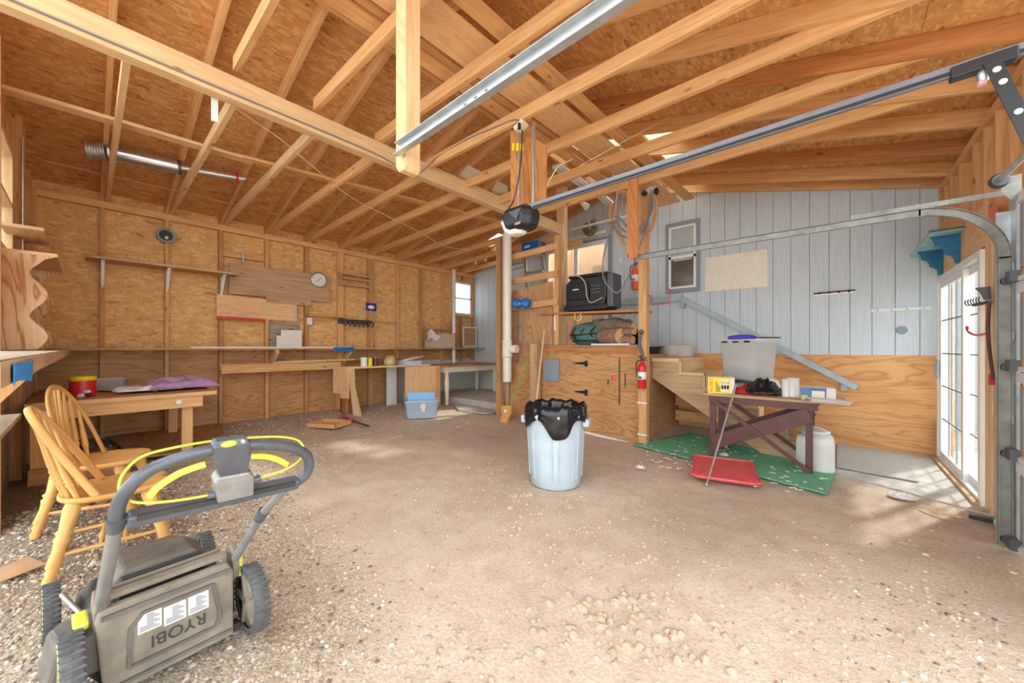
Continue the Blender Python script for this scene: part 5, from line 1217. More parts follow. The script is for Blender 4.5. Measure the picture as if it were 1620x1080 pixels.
def bagp(u, v):
    th = 2*math.pi*u; w = .006*math.sin(th*17)+.008*math.sin(th*9+1)+.007*NZ.noise(V((math.cos(th)*4, math.sin(th)*4, v*6)))
    dth = math.atan2(math.sin(th-vd-.12), math.cos(th-vd-.12))
    drop = .09+.13*math.exp(-(dth/.42)**4)+.02*math.sin(th*5)+.05*math.exp(-((dth+1.3)/.35)**2)
    if v < .45: s = v/.45; return (cx+(.298+w)*math.cos(th), cy+(.298+w)*math.sin(th), .70-drop*(1-s)+.01)
    s = (v-.45)/.55
    if s < .25: r = .298-.04*s/.25; return (cx+(r+w)*math.cos(th), cy+(r+w)*math.sin(th), .715+.05*math.sin(s/.25*math.pi/2)+w)
    q = (s-.25)/.75; return (cx+(.258-.05*q+w*1.6)*math.cos(th), cy+(.258-.05*q+w*1.6)*math.sin(th), .765-.32*q+w)
mb.grid(bagp, n, 22); mb.build('film', 'black_bag', bag, solid=.002)

# ================================================================ RIGHT SIDE: brown table and its clutter
t = thing('work_table', 'dark brown trestle table with crossed braces by the stairs', 'table', (-.62, 5.05, 0))
tx0, tx1, ty0, ty1, tz = -1.16, .08, 4.75, 5.31, .765
mb = MB(); mb.box(tx0, tx1, ty0, ty1, tz-.025, tz); mb.build('table_top', 'board_old', t)
for y in (ty0+.02, ty1-.05):
    mb = MB(); mb.box(tx0+.06, -.12, y, y+.03, tz-.10, tz-.025); mb.build('apron', 'brown_paint', t)
for x in (tx0+.09, -.19):
    for y in (ty0+.07, ty1-.06):
        mb = MB(); mb.box(x-.03, x+.03, y-.02, y+.02, .0, tz-.025); mb.build('leg', 'brown_paint', t)
for y in (ty0+.02, ty1-.03):
    mb = MB(); mb.bar((tx0+.10, y, .20), (-.18, y, .62), .02, .15); mb.build('wide_brace', 'brown_paint', t)
    mb = MB(); mb.bar((tx0+.12, y-.02, .68), (-.18, y-.02, .05), .018, .04); mb.build('thin_brace', 'brown_paint', t)
def printed_box(name, label, c, w, d, h, rz, mat, cat='box'):
    t = lthing(name, label, cat, c, rz); mb = MB(); mb.box(-w/2, w/2, -d/2, d/2, 0, h); mb.build('carton', mat, t, bevel=.002); return t
# yellow and white box with red lettering
t = printed_box('tool_box_carton', 'yellow and white carton with red HUSKY lettering on the table', (-1.02, 4.93, .765), .27, .24, .185, math.radians(18), 'paper')
mb = MB(); mb.panel((-.135, -.122, .0), (.225, 0, 0), (0, 0, .185), (0, -.002, 0)); pn = mb.build('yellow_front', 'yellow', t)
text('lettering', 'HUSKY', 'red_paint', .050, (-.086, -.126, .016), (0, 0, 1), (-1, 0, 0), pn, .001)
mb = MB(); mb.panel((.0, -.125, .02), (.075, 0, 0), (0, 0, .14), (0, -.001, 0)); mb.build('picture_field', 'paper', pn)
for k in range(3):
    mb = MB(); mb.ball((.012+.027*k, -.128, .075), .012, sc=(1, .2, 2.2)); mb.build('glove_picture', 'black', pn)
    mb = MB(); mb.ball((.012+.027*k, -.128, .125), .010, sc=(1, .2, 1.6)); mb.build('finger_picture', 'log_end', pn)
mb = MB()
for k in range(4): mb.panel((-.055+.012*k, -.1245, .02), (.006, 0, 0), (0, 0, .12-.02*k), (0, -.001, 0))
mb.build('print', 'black', pn)
# dark grille tray stack and the clear tote
t = thing('grill_tray', 'dark wire rack on a low stack of boards under the clear tote', 'rack', (-.85, 5.35, .765))
mb = MB(); mb.box(-1.14, -.62, 5.12, 5.60, .77, .87); mb.build('stack', 'board_grey', t)
mb = MB()
for k in range(14): mb.bar((-1.13+.038*k, 5.10, .885), (-1.13+.038*k, 5.60, .885), .008, .008)
mb.bar((-1.15, 5.10, .885), (-.6, 5.10, .885), .016, .02); mb.bar((-1.15, 5.60, .885), (-.6, 5.60, .885), .016, .02); mb.build('wires', 'black', t)
t = tote('storage_tote', 'clear plastic tote with black clips and a violet duster on its lid', (-.80, 5.34), .50, .36, .48, math.radians(-30), 'clear_tub', .90, .88)
mb = MB(); mb.cyl((-.12, -.05, .20), (.08, -.05, .19), .09, seg=20); mb.build('inner_roll', 'white_cloth', t)
mb = MB(); mb.box(-.20, .19, -.12, .12, .03, .09); mb.build('inner_board', 'board_grey', t)
mb = MB(); mb.box(-.265, .265, -.19, .19, .48, .495); ld_ = mb.build('lid', 'white_plastic', t, bevel=.008)
for k in range(3): mb = MB(); mb.box(-.16+.15*k-.035, -.16+.15*k+.035, -.197, -.185, .455, .475); mb.build('clip', 'black', t)
t = thing('duster', 'violet fluffy duster with black handle lying on the clear tote', 'duster', (-.8, 5.3, 1.34))
a, b = V((-1.0, 5.26, 1.405)), V((-.70, 5.24, 1.405)); mb = MB()
def fz_(u, v):
    p = a.lerp(b, u); r = .035*(math.sin(math.pi*min(.98, max(.02, u))))**.3*(1+.25*NZ.noise(V((u*40, math.cos(6.28*v)*3, math.sin(6.28*v)*3)))); th = 2*math.pi*v
    return (p.x, p.y+r*1.8*math.cos(th), p.z+.012+r*math.sin(th))
mb.grid(fz_, 50, 16); mb.build('fluff', 'violet_fluff', t); mb = MB(); mb.tube([b+V((0, 0, .01)), b+V((.24, -.02, .005))], .007); mb.build('handle', 'black', t)
# red cloth, black bag, rolls, box, papers, bowl
def heap(name, mat, label, c, rx, ry, h, seed, cat, amp=.3):
    mb = MB()
    def fn(u, v):
        a_ = 2*math.pi*u; r = v; n_ = NZ.noise(V((math.cos(a_)*r*3+seed, math.sin(a_)*r*3, seed)))+.5*NZ.noise(V((math.cos(a_)*r*9+seed, math.sin(a_)*r*9, seed)))
        e = 1+.22*NZ.noise(V((math.cos(a_)*2, math.sin(a_)*2, seed*2)))
        return (c[0]+rx*r*e*math.cos(a_), c[1]+ry*r*e*math.sin(a_), c[2]+.006+h*(1-r*r)*(1+amp*2*n_)+(.012*abs(n_) if r > .3 else 0))
    mb.grid(fn, 40, 16); return simple(name, mb, mat, label, cat, solid=.008)
c = WZ(1190, 622, .77); heap('red_bag', 'red_paint', 'crumpled red bag on the brown table', (c.x, c.y+.05, .768), .24, .17, .07, 2, 'bag')
c = WZ(1200, 612, .80); heap('black_bag', 'black_bag', 'black bag heaped behind the red bag on the brown table', (c.x+.10, 5.04, .78), .20, .17, .13, 5, 'bag', .28)
mb = MB(); c = WY(1216, 597, 5.35); mb.lathe((c.x, 5.35, .80), (c.x, 5.35, .93), [(0, .09), (.3, .12), (.8, .1), (1, .05)], 20); simple('white_bowl', mb, 'white_plastic', 'white rounded tub behind the black bag', 'tub')
for px, r, h, lb in ((1243, .035, .19, 'slim white paper roll left of the thicker one'), (1254, .055, .20, 'thick white paper roll standing on the brown table')):
    c = WZ(px, 627, .765); mb = MB(); mb.lathe((c.x, c.y, .765), (c.x, c.y, .765+h), [(0, r), (1, r*1.05), (1, r*.9), (.1, r*.8)], 20); simple('paper_roll', mb, 'white_plastic', lb, 'roll')
c = WZ(1296, 634, .77); t = printed_box('blue_box', 'blue and white carton near the right end of the brown table', (c.x-.02, c.y+.09, .766), .27, .16, .13, math.radians(8), 'paper')
mb = MB(); mb.panel((-.137, -.082, .0), (.20, 0, 0), (0, 0, .13), (0, -.002, 0)); pn = mb.build('blue_front', plain('light_blue', srgb(90, 130, 180), .5, 0, .15), t)
mb = MB(); mb.panel((-.13, -.085, .03), (.05, 0, 0), (0, 0, .02), (0, -.001, 0)); mb.panel((-.13, -.085, .01), (.03, 0, 0), (0, 0, .03), (0, -.001, 0)); mb.build('yellow_print', 'yellow', pn)
mb = MB(); mb.panel((-.05, -.085, .02), (.1, 0, 0), (0, 0, .08), (0, -.001, 0)); mb.build('picture', 'paper', pn)
for k in range(3):
    c = WZ(1335, 640, .775); mb = MB(); mb.obox((c.x-.10-.01*k, c.y+.06, .785+.009*k), (.14, .01*k, -.004), (-.02*k, .10, 0), (0, 0, .003)); simple('paper_pile', mb, ['white_cloth', 'mid_glass', 'paper'][k], ['lowest sheet of the papers at the right table end', 'middle sheet of the papers at the right table end', 'top sheet of the papers at the right table end'][k], 'paper')
# lean rod
t = thing('metal_rod', 'shiny metal rod leaning from the red lid to the table edge', 'rod', (-.9, 3.9, 0)); mb = MB(); mb.tube([WZ(1118, 765, .01), WY(1164, 608, 4.69)], .011); mb.build('rod', 'steel', t); mb = MB(); mb.ball(WZ(1118, 766, .012), .016); mb.build('tip', 'galv', t)
t = thing('yellow_level', 'yellow and black tool standing behind the table legs', 'tool', (-1.05, 5.5, 0)); mb = MB(); mb.bar((-1.03, 5.35, .02), (-1.0, 5.45, .55), .05, .03, (0, 1, 0)); mb.build('body', 'yellow', t); mb = MB(); mb.bar((-1.005, 5.33, .02), (-.975, 5.43, .55), .015, .035, (0, 1, 0)); mb.build('edge', 'black', t)
mb = MB(); mb.prism([(-.98, 5.75, .05), (-.45, 5.72, -.01), (-.45, 5.72, .45), (-.98, 5.75, .7)], (0, .015, 0)); simple('plywood_offcut', mb, 'ply', 'slanted plywood offcut behind the brown table legs', 'sheet')
# turf mat
CP = [(-2.05, 4.80), (-.06, 4.33), (.06, 5.20), (-.05, 5.75), (-1.66, 6.0)]
mb = MB(); P = [WZ(1003, 703, .02), WZ(1308, 781, .02), WZ(1322, 745, .02), WZ(1275, 712, .02), WZ(1093, 684, .02)]
def inpoly(x, y, Q):
    c_ = False; j = len(Q)-1
    for i in range(len(Q)):
        if (Q[i].y > y) != (Q[j].y > y) and x < (Q[j].x-Q[i].x)*(y-Q[i].y)/(Q[j].y-Q[i].y)+Q[i].x: c_ = not c_
        j = i
    return c_
mb = MB(); 
def turf(u, v):
    a_ = P[0].lerp(P[1], u); b_ = P[4].lerp(P[2], u); q = a_.lerp(b_, v)
    return (q.x, q.y, max(.0, fz(q.x, q.y))+.018)
mb.grid(turf, 50, 30); tf = simple('turf_mat', mb, 'grass_mat', 'green artificial turf mat on the dirt under the brown table', 'mat', solid=.012)
# red lid
c = V((-.86, 4.36, .03)); t = lthing('tote_lid', 'red plastic lid lying on the turf mat edge', 'lid', (-.86, 4.31, .035), math.radians(14))
mb = MB(); w, d = .29, .38
Q = [(-w+.05, -d), (w-.05, -d), (w, -d+.05), (w-.02, 0), (w, d-.05), (w-.05, d), (-w+.05, d), (-w, d-.05), (-w+.02, 0), (-w, -d+.05)]
mb.prism([(x, y, .0) for x, y in Q], (0, 0, .018)); lid_ = mb.build('panel', 'red', t, bevel=.006)
mb = MB(); mb.tube([(x*1.0, y*1.0, .02) for x, y in Q], .012, 6, closed=True); mb.build('rim', 'red', t)
mb = MB()
for sx in (-1, 1): mb.tube(curve3([(sx*.2, -.3, .02), (sx*.08, 0, .022), (sx*.2, .3, .02)], 6), .006, 6)
mb.build('embossed_ribs', 'red', lid_)
# white jug / bucket
cx2, cy2 = -.15, 5.08
t = thing('white_bucket', 'ivory square-shouldered bucket with lid under the table end', 'bucket', (cx2, cy2, 0))
mb = MB(); secs = []
for z, s in ((0.01, .148), (.03, .158), (.30, .158), (.36, .145), (.385, .11)):
    secs.append([V((cx2+s*sx_*k1, cy2+s*sy_*k2, z)) for sx_, sy_, k1, k2 in ((-1, -1, .6, 1), (1, -1, .6, 1), (1, -1, 1, .6), (1, 1, 1, .6), (1, 1, .6, 1), (-1, 1, .6, 1), (-1, 1, 1, .6), (-1, -1, 1, .6))])
loft(mb, secs, smooth=False); mb.build('body', 'white_plastic', t, bevel=.012)
mb = MB(); mb.lathe((cx2, cy2, .385), (cx2, cy2, .425), [(0, .11), (.1, .122), (.9, .122), (1, .115)], 24); mb.build('lid', 'white_plastic', t)
mb = MB(); mb.tube(curve3([(cx2-.13, cy2-.02, .36), (cx2-.06, cy2-.05, .45), (cx2+.06, cy2-.05, .45), (cx2+.13, cy2-.02, .36)], 6), .006); mb.build('bail', 'white_plastic', t)
# textured mat on the concrete
mb = MB(); P = [WZ(1325, 702, .012), WZ(1323, 739, .012), WZ(1454, 763, .012), WZ(1428, 719, .012)]; mb.prism(P, (0, 0, .01)); m_ = simple('grey_mat', mb, 'mesh_mat', 'grey textured mat on the concrete by the plywood wall', 'mat')
mb = MB(); p = WZ(1427, 782, .03); heap('leaf_litter', 'white_cloth', 'crumpled white scrap on the concrete before the grey mat', (p.x, p.y, .0), .09, .07, .03, 8, 'scrap')
mb = MB(); mb.tube(curve3([WZ(1455, 800, .02), WZ(1490, 812, .02), WZ(1520, 818, .02)], 4), .009); simple('pale_stick', mb, 'lumber_pale', 'thin pale stick on the ground near the sliding door', 'stick')
t = thing('black_pry_bar', 'short black bar with blue end lying against the garage track', 'tool', (.7, 4.0, .03)); mb = MB(); a, b = WZ(1533, 815, .04), WZ(1572, 824, .04); mb.bar(a, b, .05, .03); mb.build('bar', 'black', t); mb = MB(); mb.bar(b, b+(b-a)*.18, .05, .03); mb.build('blue_end', 'teal_light', t)
# map, racks on the blue wall
t = thing('wall_map', 'pale paper map pinned on the blue siding', 'map', (-1.15, 6.59, 2.2))
mb = MB(); n = 14
mb.grid(lambda u, v: (-1.57+.83*u, 6.585-.008*abs(math.sin(3.1*u*2)), 2.20+.54*v), 14, 6, smooth=False)
def map_mat():
    m, nt, bs = newmat('map_print'); bs.inputs['Roughness'].default_value = .8
    o = mapping(nt, (3, 2, 1)); n1 = noise(nt, o, 2.2, 6, .65); n2 = noise(nt, o, 5, 8, .7)
    ln = ramp(nt, n1, [(.485, (0, 0, 0, 1)), (.50, (1, 1, 1, 1)), (.515, (0, 0, 0, 1))]); c = mixc(nt, ramp(nt, n2, [(.55, (0, 0, 0, 1)), (.75, (.35, .35, .35, 1))]), srgb(244, 238, 224), srgb(222, 226, 180))
    c = mixc(nt, ln, c, srgb(216, 212, 192)); nt.links.new(c, bs.inputs['Base Color']); return m
mb.build('sheet', map_mat(), t)
mb = MB(); mb.box(-1.575, -.735, 6.587, 6.592, 2.19, 2.745); mb.build('backing', 'paper', t)
t = thing('key_rack', 'dark key rack with white strip on the blue siding', 'rack', (0, 6.58, 2.02)); mb = MB(); mb.bar((-.21, 6.585, 2.035), (.21, 6.585, 2.045), .02, .022); mb.build('bar', 'brown_paint', t)
mb = MB(); mb.bar((-.20, 6.58, 2.012), (.20, 6.58, 2.022), .02, .02); mb.build('strip', 'white', t)
for k in range(4): mb = MB(); mb.ball((-.15+.1*k, 6.57, 2.035), .016); mb.build('hook', 'black', t)
t = thing('coat_hooks', 'white row of coat hooks on the blue siding near the sliding door', 'hooks', (.6, 6.58, 1.75)); mb = MB(); mb.bar((.36, 6.59, 1.765), (.87, 6.59, 1.765), .012, .035); mb.build('rail', 'white', t)
for k in range(4): mb = MB(); x = .42+.13*k; mb.tube([(x, 6.58, 1.765), (x, 6.55, 1.75), (x, 6.53, 1.78)], .008); mb.ball((x, 6.53, 1.785), .013); mb.build('hook', 'white', t)
mb = MB(); c = WY(1427, 522, 6.58); mb.lathe(c, c+V((0, .01, 0)), [(0, .045), (1, .05)], 16); simple('grey_patch', mb, 'grey_trim', 'small round grey cover plate on the siding by the coat hooks', 'plate')
# blue scalloped shelf over the sliding door
t = thing('scalloped_shelf', 'teal blue shelf with scalloped brackets above the sliding door', 'shelf', (.82, 6.0, 2.3))
mb = MB(); mb.panel((.70, 5.33, 2.39), (.225, 0, 0), (0, 1.25, 0), (0, 0, .02)); mb.build('board', 'teal_light', t)
mb = MB(); mb.box(.69, .92, 5.32, 5.34, 2.40, 2.42); mb.build('dark_edge', 'dark_metal', t)
for y in (5.50, 6.25):
    P = [(.917, y, 2.39), (.72, y, 2.39)]
    for k in range(1, 17):
        u = k/16; P.append((.72+.19*u+.012*math.sin(u*3*math.pi*2), y, 2.36-.27*u+.010*math.cos(u*3*math.pi*2)))
    P.append((.917, y, 2.07)); mb = MB(); mb.prism(P, (0, .018, 0)); mb.build('bracket', 'teal', t)
# garden tool heads on the jamb
t = thing('boot_rack', 'dark metal hook rack with fan plate hanging on the door jamb', 'rack', (.86, 4.5, 1.7))
j = lambda px, py: WX(px, py, .86)
mb = MB(); mb.prism([j(1546, 455), j(1567, 453), j(1569, 473), j(1561, 474), j(1556, 464)], (-.015, 0, 0)); mb.build('fan_plate', 'dark_metal', t)
mb = MB(); mb.bar(j(1540, 483), j(1568, 477), .015, .02); mb.build('bar', 'dark_metal', t)
for k in range(6): mb = MB(); q = j(1540+4.6*k, 481-k); mb.tube(curve3([q, q+V((-.03, 0, -.01)), q+V((-.045, 0, .01)), q+V((-.04, 0, .035))], 4), .004); mb.build('hook', 'dark_metal', t)
mb = MB(); mb.tube(curve3([j(1565, 478), j(1563, 520), j(1566, 560), j(1572, 600)], 6), .010); mb.build('cord', 'brown_paint', t)
mb = MB(); mb.tube(curve3([j(1530, 517), j(1533, 525), j(1545, 530), j(1562, 527)], 5), .010); simple('red_arc', mb, 'red_paint', 'thin red curved rod in front of the sliding door glass', 'rod')
mb = MB(); q = WX(1570, 600, .88); mb.box(.86, .92, q.y-.03, q.y+.0, q.z-.04, q.z+.04); simple('red_plug', mb, 'red_paint', 'small red plug on the jamb post', 'plug')
mb = MB(); q = WX(1573, 335, .9); mb.panel((.915, 4.42, 2.16), (0, .22, 0), (0, 0, .22), (-.004, 0, 0)); simple('orange_sticker', mb, 'orange', 'orange warning sticker on the wall above the garage track', 'sticker')

# ================================================================ GARAGE DOOR, TRACKS, OPENER
TY = 3.92
gd = struct(bpy.data.objects.new('door_2', None)); COL.objects.link(gd); gd.location = (.9, 3.3, 0); ORG['door_2'] = V((.9, 3.3, 0))
for i in range(4):
    z0_ = .03+.56*i; mb = MB(); mb.box(.90, .93, 2.6, 3.86, z0_, z0_+.55); pn = mb.build('door_section', 'garage_door', gd, bevel=.004)
    mb = MB(); mb.box(.865, .90, 2.6, 3.84, z0_+.49, z0_+.55); mb.box(.86, .90, 2.6, 3.84, z0_, z0_+.03); mb.build('stiffener', 'garage_door', pn)
    mb = MB(); mb.box(.87, .90, 3.74, 3.80, z0_+.08, z0_+.46); mb.build('end_stile', 'grey_paint', pn)
    mb = MB(); mb.box(.83, .87, 3.79, 3.87, z0_+.0, z0_+.07); mb.cyl((.845, 3.80, z0_+.02), (.845, 3.93, z0_+.02), .008); mb.cyl((.845, 3.90, z0_+.02), (.845, 3.93, z0_+.02), .025); mb.build('roller_hinge', 'dark_metal', pn)
trk = thing('door_track', 'far garage door track, upright at the jamb and curving overhead', 'track', (.84, TY, 0))
def cprof(pts, w=.028, h=.052):
    mb = MB(); pts = [V(p) for p in pts]
    for i in range(len(pts)-1):
        a, b = pts[i], pts[i+1]; d = (b-a).normalized(); n = V((0, 1, 0)); s_ = n.cross(d).normalized()
        mb.obox((a+b)/2+n*.012, (b-a)*.505, s_*h/2, n*.0015)
        mb.obox((a+b)/2+s_*h/2, (b-a)*.505, s_*.0015, n*.013); mb.obox((a+b)/2-s_*h/2, (b-a)*.505, s_*.0015, n*.013)
    return mb
mb = cprof([(.84, TY, .02), (.84, TY, 1.88)]); mb.build('upright_track', 'galv_old', trk)
arc = [(.84-.38*(1-math.cos(a)), TY, 1.88+.38*math.sin(a)) for a in [math.pi/2*k/14 for k in range(15)]]
mb = cprof(arc); mb.build('curved_track', 'galv_old', trk)
mb = cprof([(.46, TY, 2.262), (-1.6, TY, 2.272)]); mb.build('horizontal_track', 'galv_old', trk)
mb = MB(); mb.box(.88, .895, 3.90, 4.02, .02, 2.3); mb.box(.82, .895, 4.005, 4.02, .02, 2.2); mb.build('jamb_angle', 'galv', trk)
for z in (.25, .8, 1.35, 1.8): mb = MB(); mb.box(.82, .90, 3.945, 3.965, z, z+.05); mb.cyl((.85, 3.94, z+.025), (.85, 3.97, z+.025), .012); mb.build('track_bracket', 'galv', trk)
mb = MB(); mb.bar((.85, TY+.03, 2.31), (.1, TY+.03, 2.315), .004, .035)
for k in range(9): mb.cyl((.2+.07*k, TY+.022, 2.302), (.2+.07*k, TY+.04, 2.302), .008)
mb.build('perforated_angle', 'galv_old', trk)
t = thing('torsion_bar', 'torsion tube with bearing plate above the garage door', 'tube', (.78, 3.4, 2.4)); a, b = WX(1583, 284, .78), WX(1625, 246, .78)
mb = MB(); mb.cyl(a, (a.x, a.y-1.3, a.z), .016); mb.build('tube', 'galv', t)
mb = MB(); mb.lathe((a.x, a.y+.0, a.z), (a.x, a.y+.05, a.z), [(0, .035), (.3, .045), (.7, .045), (1, .035)], 20); mb.build('drum', 'dark_metal', t)
mb = MB(); mb.prism([(a.x+.10, a.y+.09, a.z+.04), (a.x+.02, a.y+.09, a.z+.03), (a.x+.02, a.y+.09, a.z-.05), (a.x+.06, a.y+.09, a.z-.12), (a.x+.10, a.y+.09, a.z-.12)], (0, .004, 0)); mb.build('bearing_plate', 'galv_old', t)
# near track
t = thing('door_track', 'near galvanised garage door track, bright strip in the top middle', 'track', (-1, 1.15, 2.35))
mb = MB(); a = V((-1.87, 1.17, 2.415)); b = V((.3, 1.13, 2.43)); d = (b-a).normalized()
mb.obox((a+b)/2, (b-a)/2, (0, .0015, 0), (0, 0, .034)); mb.obox((a+b)/2+V((0, -.018, -.034)), (b-a)/2, (0, .018, 0), (0, 0, .0015)); mb.obox((a+b)/2+V((0, -.014, .034)), (b-a)/2, (0, .014, 0), (0, 0, .0015))
mb.build('track', 'galv', t)
mb = MB()
for k in range(3): q = a+d*(.58+.07*k); mb.cyl(q+V((0, -.004, .0)), q+V((0, .0, 0)), .010)
mb.build('bolt', 'dark_metal', t)
# hanging plywood, slotted angles, opener
t = thing('hanging_board', 'brown plywood board hanging from the joists behind the opener', 'board', (-2.1, 2.66, 2.6))
mb = MB(); P = [WY(807, 205, 2.66), WY(852, 222, 2.66), WY(864, 232, 2.66), WY(862, 324, 2.66), WY(828, 322, 2.66), WY(808, 330, 2.66)]; mb.prism(P[::-1], (0, .02, 0)); mb.build('panel', plywood('ply_red', srgb(206, 146, 88), srgb(160, 98, 54)), t)
op = thing('garage_door_opener', 'black garage door opener motor with its long grey rail', 'opener', (-2.05, 2.5, 2.3))
def slotted(px, y0_, y1_, nm):
    a_ = WY(px, y0_, 2.58); b_ = WY(px, y1_, 2.58); mb = MB(); mb.box(a_.x-.03, a_.x+.0, 2.575, 2.58, b_.z, a_.z); mb.box(a_.x-.001, a_.x+.002, 2.55, 2.58, b_.z, a_.z); o = mb.build(nm, 'galv', op)
    h = MB(); z = b_.z+.02
    while z < a_.z-.02: h.box(a_.x-.02, a_.x-.01, 2.572, 2.576, z, z+.012); z += .03
    h.build('slots', 'dark_metal', o)
slotted(824, 210, 345, 'slotted_angle'); slotted(847, 195, 322, 'slotted_angle')
mx, my, mz = -2.06, 2.50, 2.33
mb = MB()
def ms(s, z, dx=0): return [V((mx+s*.155*cx_+dx, my+s*.12*cy_, z)) for cx_, cy_ in ((-1, -.5), (-.7, -1), (.6, -1), (1, -.5), (1, .5), (.6, 1), (-.7, 1), (-1, .5))]
loft(mb, [ms(.55, mz-.02), ms(.88, mz+.01), ms(1.0, mz+.07), ms(1.0, mz+.13), ms(.85, mz+.165)]); mb.build('motor_housing', 'black', op, bevel=.012)
mb = MB(); mb.prism([(mx-.04, my-.124, mz+.12), (mx+.05, my-.126, mz+.04), (mx+.10, my-.122, mz+.13)], (0, -.004, 0)); mb.build('front_chevron', 'dark_metal', op)
mb = MB(); mb.panel((mx+.02, my-.115, mz+.0), (.06, 0, 0), (0, .01, .025), (0, -.003, 0)); mb.build('badge', plain('pinkish', srgb(196, 150, 148), .4), op)
mb = MB(); loft(mb, [[V((mx-.14+0*k, my, mz)) for k in ()] or ms(.4, mz-.045, -.05), ms(.65, mz-.015, -.06), ms(.8, mz+.08, -.075)]); mb.build('light_cover', 'white_plastic', op, bevel=.012)
mb = MB(); mb.bar((-2.0, 2.47, mz+.155), (.90, 2.47, 2.50), .035, .038); mb.bar((-2.0, 2.47, mz+.133), (.90, 2.47, 2.478), .02, .01); mb.build('rail', plain('rail_grey', srgb(126, 130, 138), .35, .5), op)
mb = MB(); mb.bar((-1.9, 2.452, mz+.14), (.70, 2.452, 2.485), .004, .012); mb.build('chain', 'black', op)
mb = MB(); mb.bar((.38, 2.47, 2.48), (.56, 2.47, 2.485), .055, .05); mb.build('trolley', 'black', op, bevel=.006)
mb = MB(); mb.ball(WY(1556, 118, 2.47), .03, sc=(.7, .5, 1.2)); mb.build('release', 'galv', op)
mb = MB(); mb.lathe(WY(1553, 135, 2.47), WY(1553, 118, 2.47), [(0, .014), (1, .006)], 8); mb.build('pull_knob', plain('pink', srgb(230, 170, 180), .7), op)
a, b = WY(1568, 95, 2.44), WY(1640, 235, 2.44); mb = MB(); mb.bar(a, b, .045, .006, (0, 1, 0)); mb.build('door_arm', 'black', op)
d = b-a
for f_ in (.12, .26, .6): mb = MB(); mb.cyl(a+d*f_+V((0, -.008, 0)), a+d*f_+V((0, .008, 0)), .012); mb.build('arm_bolt', 'galv', op)
# outlet box and cord on the joist above
t = thing('outlet_box', 'white outlet box with black plug under the joist', 'outlet', tuple(WY(824, 200, 2.55)))
c = WY(824, 200, 2.55); mb = MB(); mb.obox(c, (.05, 0, .02), (0, .04, 0), (-.008, 0, .02)); mb.build('box', 'cream', t, bevel=.004); mb = MB(); mb.cyl(c+V((.02, -.045, 0)), c+V((.02, -.045, -.05)), .014); mb.build('plug', 'black', t)
mb = MB(); mb.tube(curve3([WY(826, 205, 2.5), WY(825, 240, 2.5), WY(821, 280, 2.5), WY(812, 318, 2.5), WY(805, 330, 2.46), WY(806, 345, 2.44)], 7), .006); simple('power_cord', mb, 'black', 'black power cord running down to the opener', 'cord')
t = thing('yellow_tag', 'bright yellow tag wrapped on the slotted steel above the opener', 'tag', tuple(WY(820, 235, 2.54)))
for k in range(3): q = WY(813+6.5*k, 227, 2.54); mb = MB(); mb.box(q.x-.012, q.x+.012, 2.53, 2.545, q.z-.065, q.z); mb.build('wrap', 'yellow', t)
# grey conduit along the beam and joist
mb = MB(); P = [(-3.515, -.4, 3.265), (-3.515, .6, 3.262), (-3.515, 1.9, 3.262), WX(650, 274, -3.50), WX(672, 268, -3.45), WY(690, 250, 2.58), WY(740, 220, 2.58), WY(780, 203, 2.58), WY(812, 190, 2.58), WY(824, 192, 2.57)]
mb.tube(curve3(P, 6), .008); simple('conduit', mb, 'wire_grey', 'grey cable along the beam and joist to the outlet', 'cable')
mb = MB(); mb.tube(curve3([WZ(360, 162, 3.3), WZ(400, 190, 3.28), WZ(450, 225, 3.26), WZ(510, 276, 3.22), WZ(560, 315, 3.2), WZ(620, 345, 3.2), WZ(665, 368, 3.2), WZ(705, 390, 3.2), WZ(745, 395, 3.2)], 6), .005); simple('white_cable', mb, 'cord_white', 'thin white cable stapled across the left joists', 'cable')
mb = MB(); mb.tube(curve3([WY(918, 262, 2.7), WY(990, 222, 3.2), WY(1060, 185, 3.8)], 5), .002); mb.tube(curve3([WY(862, 300, 2.75), WY(875, 275, 2.8), WY(885, 262, 2.9), WY(905, 252, 3.2)], 6), .006); simple('thin_wire', mb, 'cord_white', 'thin white wires strung by the shop lights', 'wire')
# shop lights and boards on the joists
def shop(a, b, w, label, z):
    t = thing('shop_light', label, 'light', tuple((V(a)+V(b))/2)); a, b = V(a), V(b)
    mb = MB(); mb.bar(a, b, w, .03); mb.build('housing', 'white', t)
    d = (b-a).normalized(); s_ = V((-d.y, d.x, 0))
    for k in (-.25, .25): mb = MB(); mb.cyl(a+d*.03+s_*w*k-V((0, 0, .03)), b-d*.03+s_*w*k-V((0, 0, .03)), .013, seg=10); mb.build('tube', 'white_plastic', t)
shop(WZ(880, 262, 3.55), WZ(940, 303, 3.55), .12, 'white twin-tube shop light between the joists, nearer one', 3.5)
shop(WZ(936, 296, 3.6), WZ(965, 322, 3.6), .12, 'white twin-tube shop light between the joists, farther one', 3.5)
for (pts, lb) in (([(722, 283), (740, 262), (765, 275), (752, 291)], 'pale square board lying on the joists, nearer one'), ([(776, 306), (786, 286), (803, 296), (803, 312)], 'pale square board lying on the joists behind the nearer one')):
    mb = MB(); Q = [WZ(x, y, 3.43) for x, y in pts]; mb.prism(Q, (0, 0, .012)); simple('white_board', mb, 'panel_white', lb, 'board')
